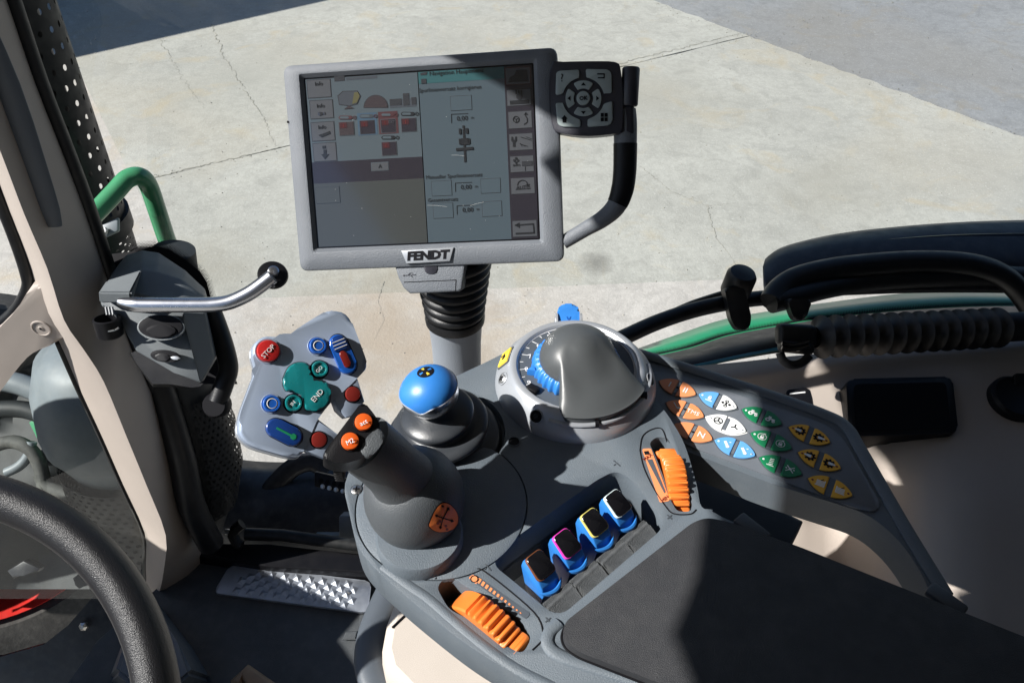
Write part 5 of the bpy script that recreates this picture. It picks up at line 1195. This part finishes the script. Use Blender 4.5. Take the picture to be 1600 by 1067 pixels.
# black bracket plates with bolts
bp2 = thing('side_plate', 'black sheet metal plate with two bolts left of the pillar foot', 'plate', pd(190, 960, 1.62))
bm = B(); prism(bm, [pd(*p, 1.62) for p in [(160, 836), (228, 846), (226, 930), (214, 946), (178, 1010), (120, 1067), (60, 1140), (-90, 1140), (-90, 1036), (0, 1028), (70, 1008), (108, 978), (150, 930)]], -FW + RT * .2, .02, .003); part('plate', bm, M['navy'], bp2)
for x, y in ((194, 888), (132, 977)):
    bm = B(); lathe(bm, [(.010, 0), (.009, .006), (.004, .010), (0, .010)], pd(x, y, 1.612), -FW, 6); part('bolt', bm, M['steel'], bp2)
# front wheel: red rim and tyre
wc = pd(-40, 775, 1.84); wn = (V((.5, -.55, .65))).normalized()
fw = thing('front_wheel', 'front wheel with red painted rim and grey tyre at the lower left', 'wheel', wc - Z * .3)
wn = (-FW * .80 + UP * .50 + RT * .2).normalized(); wn = V((.30, -.50, .25)).normalized()
a = (RT - wn * RT.dot(wn)).normalized(); b = wn.cross(a)
bm = B(); lathe(bm, [(.24, -.06), (.27, -.03), (.285, .03), (.300, .05), (.304, .045), (.304, -.08)], wc, wn, 72); part('rim', bm, M['redpaint'], fw)
bm = B(); lathe(bm, [(0, -.10), (.14, -.10), (.245, -.055)], wc, wn, 48); part('wheel_disc', bm, M['engine'], fw)  # red disc given a dark colour that stands for the shade inside the wheel
bm = B(); lathe(bm, [(.304, .03), (.32, .055), (.38, .07), (.43, .065), (.455, .04), (.46, -.1)], wc, wn, 72); ty = part('tyre', bm, M['tyre'], fw)
for k in range(26):
    t = 6.28318 * k / 26; dd = a * math.cos(t) + b * math.sin(t); bm = B(); box(bm, wc + dd * .445 + wn * .035, (dd + a * 0).cross(wn) + dd * .6, dd, wn, .035, .05, .06, .006); part('tread_lug', bm, M['tyre'], ty)
# ================================================================== RIGHT SIDE OF THE CAB
def C9(X, Y): return (940 + X / 2.424, 330 + Y / 2.424)
# beige side panel: rows from the window line down to the floor, each with a height
rowsP = [([(1050, 575), (1150, 566), (1240, 556), (1330, 548), (1450, 538), (1620, 528), (1800, 515)], 2.080), ([(1030, 600), (1150, 586), (1240, 573), (1330, 562), (1450, 551), (1620, 541), (1800, 528)], 2.085),
         ([(1010, 640), (1150, 625), (1240, 612), (1330, 600), (1450, 588), (1620, 575), (1800, 560)], 2.065), ([(1000, 720), (1150, 715), (1240, 705), (1330, 694), (1450, 680), (1620, 665), (1820, 650)], 2.045),
         ([(1000, 800), (1150, 800), (1240, 800), (1330, 795), (1450, 790), (1640, 780), (1850, 770)], 2.035), ([(1000, 900), (1150, 900), (1240, 900), (1330, 900), (1450, 900), (1660, 900), (1880, 900)], 2.025), ([(1000, 1100), (1150, 1100), (1240, 1100), (1330, 1100), (1450, 1100), (1660, 1100), (1900, 1100)], 2.01), ([(1000, 1500), (1150, 1500), (1240, 1500), (1330, 1500), (1450, 1500), (1660, 1500), (1900, 1500)], 1.98)]
sp = thing('cab_side_trim', 'beige moulded side panel at the lower right below the window', 'trim panel', pz(1300, 700, 1.9))
bm = B(); cols = list(zip(*[[pz(x, y, z - (.17 if x < 1400 and y >= 790 else 0)) for x, y in r] for r, z in rowsP])); cols = [catmull(list(c), False, 5) for c in cols]; rows = [catmull(list(r), False, 4) for r in zip(*cols)]
sheet(bm, rows); o = part('panel', bm, M['beige'], sp, smooth=60)
tmp = B(); tmp.from_mesh(o.data); sbv = BVHTree.FromBMesh(tmp)
def scast(x, y, lift=0):
    d = ray(x, y).normalized(); h = sbv.ray_cast(CAM - sp.location, d); n = h[1] if h[1].dot(d) < 0 else -h[1]; return h[0] + sp.location + n * lift, n
c, n = scast(1410, 635)
def SP(x, y, l): return pp(x, y, c + n * l, n)
bm = B(); prism(bm, fillet([SP(*p, .013) for p in [(1322, 592), (1488, 588), (1498, 676), (1326, 682)]], .012, 5), n, .035, .003, 2); tr = part('tray_frame', bm, M['black'], sp, 'black rectangular tray set into the panel')
bm = B(); prism(bm, fillet([SP(*p, .0136) for p in [(1334, 600), (1478, 597), (1486, 668), (1337, 673)]], .009, 5), n, .004); part('tray_floor', bm, M['ink'], tr)
c2, n2 = scast(1582, 626)
bm = B(); lathe(bm, [(.034, 0), (.033, .010), (.029, .014), (.026, .012), (0, .012)], c2, n2, 32); kn = part('socket', bm, M['black'], sp, 'round black socket')
bm = B(); box(bm, pp(1592, 596, c2 + n2 * .012, n2), RT, UP, n2, .018, .018, .012, .003); part('socket_tab', bm, M['black'], kn)
c3, n3 = scast(1250, 616)
def S3(x, y, l): return pp(x, y, c3 + n3 * l, n3)
bm = B(); prism(bm, fillet([S3(*p, .004) for p in [(1229, 609), (1262, 605), (1272, 640), (1236, 645)]], .003), n3, .008, .0012, 2); sw_ = part('rocker_switch', bm, M['black'], sp)
bm = B(); prism(bm, [S3(*p, .0045) for p in [(1234, 614), (1258, 611.5), (1258.6, 613.5), (1234.6, 616)]], n3, .0004); part('switch_line', bm, M['white'], sw_)
bm = B(); tube(bm, [S3(1218, 604, .0005), S3(1240, 600, .0008), S3(1266, 598, .0005)], .0018, 6); part('panel_crease', bm, M['beige'], sp)
# dark window sill band, fender strip and glass edge
def band(top, bot, z1, z2, m, name, label, cat, n=6, thick=.004):
    t = catmull([pz(*C9(*p), z1) for p in top], False, n); b = catmull([pz(*C9(*p), z2) for p in bot], False, n); rows = [t, [x.lerp(y, .5) + Z * .004 for x, y in zip(t, b)], b]
    bm = B(); sheet(bm, rows); o = single(name, bm, m, label, cat); md = o.modifiers.new('s', 'SOLIDIFY'); md.thickness = thick; md.offset = -1; return o
topG = [(95, 535), (300, 462), (470, 408), (700, 368), (860, 345), (1100, 315), (1350, 300), (1600, 308), (1900, 330)]
botG = [(150, 560), (330, 520), (480, 472), (700, 430), (860, 405), (1100, 380), (1350, 364), (1600, 360), (1900, 372)]
band(topG, botG, 1.90, 1.93, M['fendgreen'], 'fender_strip', 'green painted mudguard strip below the black hoses', 'mudguard')
topB = [(150, 560), (330, 520), (480, 472), (700, 430), (860, 405), (1100, 380), (1350, 364), (1600, 360), (1900, 372)]
botB = [(180, 610), (360, 585), (500, 555), (700, 522), (860, 505), (1100, 490), (1350, 478), (1600, 470), (1900, 470)]
ws = band(topB, botB, 1.96, 2.03, M['black'], 'window_sill', 'black window sill band between mudguard strip and beige panel', 'sill')
# printed dot border on the sill's outer edge
bm = B()
tB = catmull([pz(*C9(*p), 1.962) for p in topB], False, 40); up_n = (-FW)
for j in range(5):
    for i in range(0, len(tB) - 1):
        p = tB[i].lerp(tB[i + 1], .5 * (j % 2)); q_ = p + (V((0, 1, 0)) * .0035 * j) * 1.0 - Z * .0
        r = .0016 - .00025 * j
        vs = [bm.verts.new(q_ + Z * (.0035 - .0012 * j) + RT * r * math.cos(a) + V((0, 1, 0)) * r * math.sin(a)) for a in (0, 1.047, 2.094, 3.1416, 4.189, 5.236)]; bm.faces.new(vs)
o = part('dot_border', bm, M['ink'], None, 'fine black dot border along the window edge', 0, 'stuff')
# thin teal strip along the lower glass edge
bm = B(); M['glassedge'] = mat('green_glass_edge', (.02, .14, .15), .15, spec=.8)
tube(bm, catmull([pz(*C9(*p), 2.035) for p in [(300, 600), (400, 578), (520, 552), (680, 520), (800, 505)]], False, 6), .004, 8, True, .5, Z); single('glass_edge', bm, M['glassedge'], 'teal edge of the side window glass at the panel top', 'glass')
# long black hose along the sill
hs = thing('seal_hose', 'long black hose running along the window sill with two clips', 'hose', pd(*C9(600, 330), 1.12))
bm = B(); tube(bm, catmull([pd(*C9(*p), t) for p, t in [((-40, 525), 1.02), ((60, 488), 1.04), ((200, 425), 1.07), ((330, 380), 1.09), ((460, 350), 1.10), ((600, 330), 1.12), ((700, 330), 1.13)]], False, 6), [.0108] * 37, 14); part('hose', bm, M['rubber'], hs)
bm = B(); tube(bm, catmull([pd(*C9(*p), 1.16) for p in [(250, 395), (340, 355), (430, 325), (480, 310)]], False, 5), .006, 8); part('thin_cable', bm, M['rubber'], hs)
bm = B(); tube(bm, catmull([pd(*C9(*p), t) for p, t in [((640, 345), 1.10), ((670, 300), 1.11), ((730, 258), 1.12), ((850, 225), 1.13), ((1000, 205), 1.14), ((1200, 192), 1.15), ((1380, 200), 1.16), ((1500, 235), 1.17), ((1580, 300), 1.18), ((1650, 400), 1.2)]], False, 6), .0165, 18); part('bent_hose', bm, M['rubber'], hs)
bm = B(); tube(bm, catmull([pd(*C9(*p), t) for p, t in [((640, 345), 1.10), ((720, 325), 1.11), ((850, 290), 1.13), ((1000, 266), 1.15), ((1200, 250), 1.16), ((1450, 244), 1.18), ((1700, 255), 1.2)]], False, 6), .0155, 16); part('lower_hose', bm, M['rubber'], hs)
for (x0, y0, k_) in ((520, 270, 1), (752, 330, 0)):
    if k_:
        bm = B(); lathe(bm, [(0, -.022), (.018, -.022), (.0205, -.016), (.0205, .012), (.017, .018), (.006, .020), (0, .020)], pd(*C9(x0, y0), 1.09), (-FW * .6 + UP * .6 + RT * .1).normalized(), 32); part('clip_knob', bm, M['rubber'], hs)
    bm = B(); prism(bm, fillet([pd(*C9(*p), 1.07) for p in ([(465, 290), (540, 285), (568, 400), (560, 448), (515, 452), (490, 410)] if k_ else [(705, 330), (800, 335), (785, 375), (775, 410), (735, 415), (718, 380)])], .006), -FW, .018, .003, 2); part('clip', bm, M['rubber'], hs)
# black outer fender extension behind the hoses
bm = B(); rows = []
for k, (pts, t) in enumerate([([(618, 330), (720, 330), (900, 320), (1200, 310), (1500, 310), (1900, 320)], 1.20), ([(612, 280), (720, 240), (900, 200), (1200, 180), (1500, 180), (1900, 200)], 1.22), ([(618, 235), (700, 190), (900, 150), (1200, 125), (1500, 118), (1900, 120)], 1.24), ([(634, 205), (700, 168), (900, 122), (1200, 88), (1500, 72), (1900, 66)], 1.26), ([(650, 190), (712, 156), (905, 112), (1200, 80), (1500, 64), (1900, 58)], 1.30), ([(660, 200), (725, 170), (905, 130), (1200, 100), (1500, 84), (1900, 78)], 1.36)]):
    rows.append(catmull([pd(*C9(*p), t) for p in pts], False, 6))
sheet(bm, rows); bf = single('black_fender', bm, M['navy'], 'glossy black curved fender behind the hoses at the right edge', 'fender', smooth=70); md = bf.modifiers.new('s', 'SOLIDIFY'); md.thickness = .012; md.offset = 1
bm = B(); tube(bm, catmull([pd(*C9(*p), 1.235) for p in [(628, 215), (700, 178), (900, 134), (1200, 104), (1500, 92), (1900, 90)]], False, 6), .0032, 8); part('edge_trim', bm, M['blackg'], bf)
# bellows with grip lever
bl2 = thing('bellows_lever', 'black ribbed bellows lever lying in front of the beige panel', 'lever', pd(*C9(760, 500), 1.0))
A = pd(*C9(806, 478), 1.00); Bq = pd(*C9(1520, 440), 1.08); d = (Bq - A).normalized(); L_ = (Bq - A).length; prof = []; nrb = 14
for k in range(nrb):
    h = L_ * k / nrb; s_ = L_ / nrb; prof += [(.0135, h), (.0150, h + s_ * .22), (.0255, h + s_ * .44), (.0275, h + s_ * .5), (.0255, h + s_ * .56), (.0150, h + s_ * .78)]
prof += [(.0155, L_), (.020, L_ + .005), (.020, L_ + .3)]
bm = B(); lathe(bm, prof, A, d, 32); part('bellows', bm, M['rubber'], bl2, smooth=50)
bm = B(); box(bm, pd(*C9(735, 470), .995), RT - UP * .05, UP, -FW, .048, .028, .024, .007, 3); box(bm, pd(*C9(735, 515), .992), RT - UP * .1, UP, -FW, .042, .016, .022, .006, 3); part('grip', bm, M['rubber'], bl2)
for y in (500, 517): bm = B(); tube(bm, catmull([pd(*C9(*p), .977) for p in [(682, y), (715, y + 8), (750, y + 4), (785, y - 6)]], False, 4), .0026, 8); part('grip_rib', bm, M['blackg'], bl2)
bm = B(); tube(bm, catmull([pd(*C9(*p), .985) for p in [(675, 535), (690, 568), (722, 582), (760, 572), (788, 545)]], False, 4), .0055, 10, True, .6, -FW); part('grip_tip', bm, M['rubber'], bl2)
# seat pedestal under the console
sped = thing('seat_pedestal', 'cream seat base below the console with grey edge trim', 'seat base', pz(700, 1050, 1.7))
ZS = 1.98
c0 = [(622, 905), (598, 968), (590, 1010), (596, 1040), (640, 1090), (760, 1180), (1300, 1250), (1500, 1000), (1000, 880), (760, 880)]
bm = B(); loft(bm, [[pz(*p, ZS) + (V((.03, -.02, 0))) - Z * .32 for p in c0], [pz(*p, ZS) - Z * .05 for p in c0], [pz(*p, ZS) - Z * .012 + (pz(850, 1020, ZS) - pz(*p, ZS)).normalized() * .004 for p in c0], [pz(*p, ZS) + (pz(850, 1020, ZS) - pz(*p, ZS)).normalized() * .016 for p in c0]]); part('base_shell', bm, M['cream'], sped)
bm = B(); tube(bm, catmull([pz(*p, ZS - .05) for p in [(620, 900), (590, 965), (578, 1010), (580, 1050), (600, 1100)]], False, 5), .018, 12, True, .5, Z); part('edge_trim', bm, M['slate'], sped)
bm = B(); tube(bm, [pz(613, 980, ZS + .0006), pz(636, 958, ZS + .0006), pz(655, 946, ZS + .0006)], .0016, 6); part('crease', bm, M['ink'], sped)
# wooden handled thing on the floor edge at the bottom
bm = B(); tube(bm, [Fz(372, 1070, .05), Fz(384, 1052, .05), Fz(430, 1085, .05)], .014, 10); single('brush_handle', bm, mat('tan_wood', (.22, .15, .095), .6, var=.2), 'tan handle end poking up from the floor at the bottom edge', 'handle')

# side window glass: pale clear pane between the pillar and the sill
gm = bpy.data.materials.new('clear_glass'); gm.use_nodes = True; n = gm.node_tree.nodes; l = gm.node_tree.links; n.clear()
out = n.new('ShaderNodeOutputMaterial'); tr_ = n.new('ShaderNodeBsdfTransparent'); tr_.inputs[0].default_value = (.90, .94, .92, 1); gl = n.new('ShaderNodeBsdfGlossy'); gl.inputs['Roughness'].default_value = .02
lw_ = n.new('ShaderNodeLayerWeight'); lw_.inputs[0].default_value = .5; pw_ = n.new('ShaderNodeMath'); pw_.operation = 'POWER'; pw_.inputs[1].default_value = 5; l.new(lw_.outputs['Facing'], pw_.inputs[0]); fz_ = n.new('ShaderNodeMath'); fz_.operation = 'MULTIPLY_ADD'; fz_.inputs[1].default_value = .9; fz_.inputs[2].default_value = .06; l.new(pw_.outputs[0], fz_.inputs[0]); mxs = n.new('ShaderNodeMixShader'); l.new(fz_.outputs[0], mxs.inputs[0]); l.new(tr_.outputs[0], mxs.inputs[1]); l.new(gl.outputs[0], mxs.inputs[2]); df = n.new('ShaderNodeBsdfDiffuse'); df.inputs[0].default_value = (.6, .6, .57, 1); tcg = n.new('ShaderNodeTexCoord'); ng = n.new('ShaderNodeTexNoise'); ng.inputs['Scale'].default_value = 9; ng.inputs['Detail'].default_value = 8; ng.inputs['Roughness'].default_value = .75; ng.inputs['Distortion'].default_value = 1.2
l.new(tcg.outputs['Object'], ng.inputs['Vector']); rg_ = n.new('ShaderNodeMapRange'); rg_.inputs[1].default_value = .45; rg_.inputs[2].default_value = .8; rg_.inputs[3].default_value = .01; rg_.inputs[4].default_value = .075; l.new(ng.outputs[0], rg_.inputs[0])
mx2 = n.new('ShaderNodeMixShader'); l.new(rg_.outputs[0], mx2.inputs[0]); l.new(mxs.outputs[0], mx2.inputs[1]); l.new(df.outputs[0], mx2.inputs[2]); l.new(mx2.outputs[0], out.inputs[0])
bm = B(); rows = []
for k in range(9):
    t = k / 8
    b_ = pd(300 + 1500 * t, 470 - 60 * t, 1.22 + .26 * t); tp2 = pd(-40 + 2100 * t, -220, 1.12 + .30 * t); rows.append([b_, tp2])
sheet(bm, rows); gp_ = single('side_window', bm, gm, 'clear side window pane behind the terminal', 'window')
bm = B()
fr = [(205, 392), (215, 386), (245, 384), (262, 388), (284, 402), (312, 424), (322, 440), (330, 470), (342, 520)]
for j in range(5):
    for a_, b_ in zip(fr, fr[1:]):
        dd = V(b_) - V(a_); m_ = max(1, int(dd.length / 2.2)); nn = V((dd.y, -dd.x)).normalized()
        for k in range(m_):
            q_ = V(a_) + dd * ((k + .5 * (j % 2)) / m_) + nn * (2.1 * j); r = .0011 - .00016 * j; c = pd(q_.x, q_.y, 1.12)
            vs = [bm.verts.new(c + RT * r * math.cos(a) + UP * r * math.sin(a)) for a in (0, 1.047, 2.094, 3.1416, 4.189, 5.236)]; bm.faces.new(vs)
part('dot_border', bm, M['ink'], None, 'fine black dot border around the latch on the glass', 0, 'stuff')
bm = B(); prism(bm, [pd(*p, 1.125) for p in [(150, 400), (205, 393), (215, 387), (245, 385), (262, 389), (284, 403), (312, 425), (322, 441), (330, 471), (342, 521), (370, 600), (250, 600), (150, 440)]], -FW, .003); part('black_glass_border', bm, M['ink'], gp_)

bm = B(); rows = []
for k in range(7):
    t = k / 6; rows.append([pd(-120 + 40 * t + j * 50 * (1 + .3 * t), 500 + 460 * t, 1.17 + .10 * t) for j in range(6)])
rows = [[pd(x, y, tt) for x in (-140, x1 * .3, x1)] for y, x1, tt in ((500, 70, 1.14), (540, 92, 1.17), (610, 126, 1.22), (690, 162, 1.28), (770, 196, 1.33), (840, 226, 1.38), (935, 226, 1.44))]
sheet(bm, rows); single('windscreen_corner', bm, gm, 'dusty lower windscreen pane left of the pillar', 'window')
# ================================================================== CAB SHELL (roof, dash) that shades the cab
cs_ = thing('cab_roof', 'cab roof overhead, above the top of the picture', 'roof', V((.2, .1, 3.1)))
edge = [(-.80, .74), (-.70, .588), (-.668, .562), (-.64, .528), (-.62, .512), (-.69, .498), (-.69, .264), (-.625, .254), (-.625, .155), (-.672, .138), (-.672, .111), (-.685, .067), (-.707, .025), (-.70, -.007), (-.69, -.6), (-.5, -1.0), (.3, -1.1), (1.1, -.4), (1.25, .4), (.8, 1.0), (.1, 1.35), (-.5, 1.25)]
bm = B(); prism(bm, [V((x, y, 3.22)) for x, y in edge], Z, .12, .02, 2); part('roof_shell', bm, M['ceiling'], cs_)
dsh = thing('dashboard', 'dashboard block beside the steering wheel, beyond the left edge', 'dashboard', V((-1.2, .1, ZF)))
bm = B(); prism(bm, [V((x, y, 2.2)) for x, y in [(-1.45, .71), (-1.14, .58), (-.961, .505), (-1.019, .452), (-.93, .38), (-.9, .08), (-1.45, -.1)]], Z, .6, .01, 2); part('dash_body', bm, M['navy'], dsh)
trl = thing('farm_trailer', 'dark trailer parked beyond the yard at the top left corner', 'trailer', V((-7, 6.5, 0)))
td = V((.826, .565, 0)); tp9 = V((-.565, .826, 0)); tcen = V((-4.75, 7.13, 0)) - V((.826, .565, 0)) * 2.33 + tp9 * 1.2
bm = B(); box(bm, tcen + Z * 1.75, td, tp9, Z, 4.65, 2.4, 2.5, .05); part('trailer_body', bm, M['navy'], trl)
bm = B(); box(bm, tcen + Z * .45, td, tp9, Z, 4.5, 2.2, .5, .03); part('chassis', bm, M['navy'], trl)
for sx in (-1, 1):
    bm = B(); lathe(bm, [(0, -.15), (.30, -.15), (.52, -.18), (.55, -.1), (.55, .1), (.52, .18), (.3, .15), (0, .15)], tcen + Z * .55 + td * sx * 1.2 - tp9 * 1.25, tp9, 32); part('trailer_wheel', bm, M['tyre'], trl)

rw = thing('rear_cab_wall', 'rear cab wall and post, beyond the right edge of the picture', 'cab wall', V((.8, 0, ZF)))
bm = B(); wl = [V((1.02, .98)), V((.98, .55)), (V((.85, .0))), V((.55, -.65)), V((.0, -1.05)), V((-.35, -1.0)), V((-.66, -.62))]
sheet(bm, [[V((p.x, p.y, z)) for p in wl] for z in (1.5, 2.1, 3.11)]); o = part('wall_panel', bm, M['slate'], rw); md = o.modifiers.new('s', 'SOLIDIFY'); md.thickness = .04
st2 = thing('driver_seat', 'driver seat behind the camera, outside the picture', 'seat', V((-.15, -.35, ZF)))
bm = B(); box(bm, V((-.12, -.42, 2.35)), V((.76, .65, 0)), V((-.65, .76, 0)), Z + V((.15, -.17, 0)), .52, .12, .85, .05, 3); part('backrest', bm, M['clothes'], st2)

blk = thing('shade_slab', 'dark unseen slab added beyond the left edge to shade the mudguard', 'shade slab', V((-.9, .9, 2.0)))
bm = B(); prism(bm, [V((x, y, 2.16)) for x, y in [(-1.36, .87), (-1.04, .87), (-1.02, .70), (-1.36, .67)]], Z, .10, .02, 3); part('shade_slab_body', bm, M['navy'], blk)  # unseen slab, with the pipe below, added only to shade the mudguard
bm = B(); tube(bm, [V((-1.25, .78, 2.07)), V((-1.4, .8, 1.9)), V((-1.7, .85, 1.6))], .05, 16); part('shade_slab_pipe', bm, M['rubber'], blk)
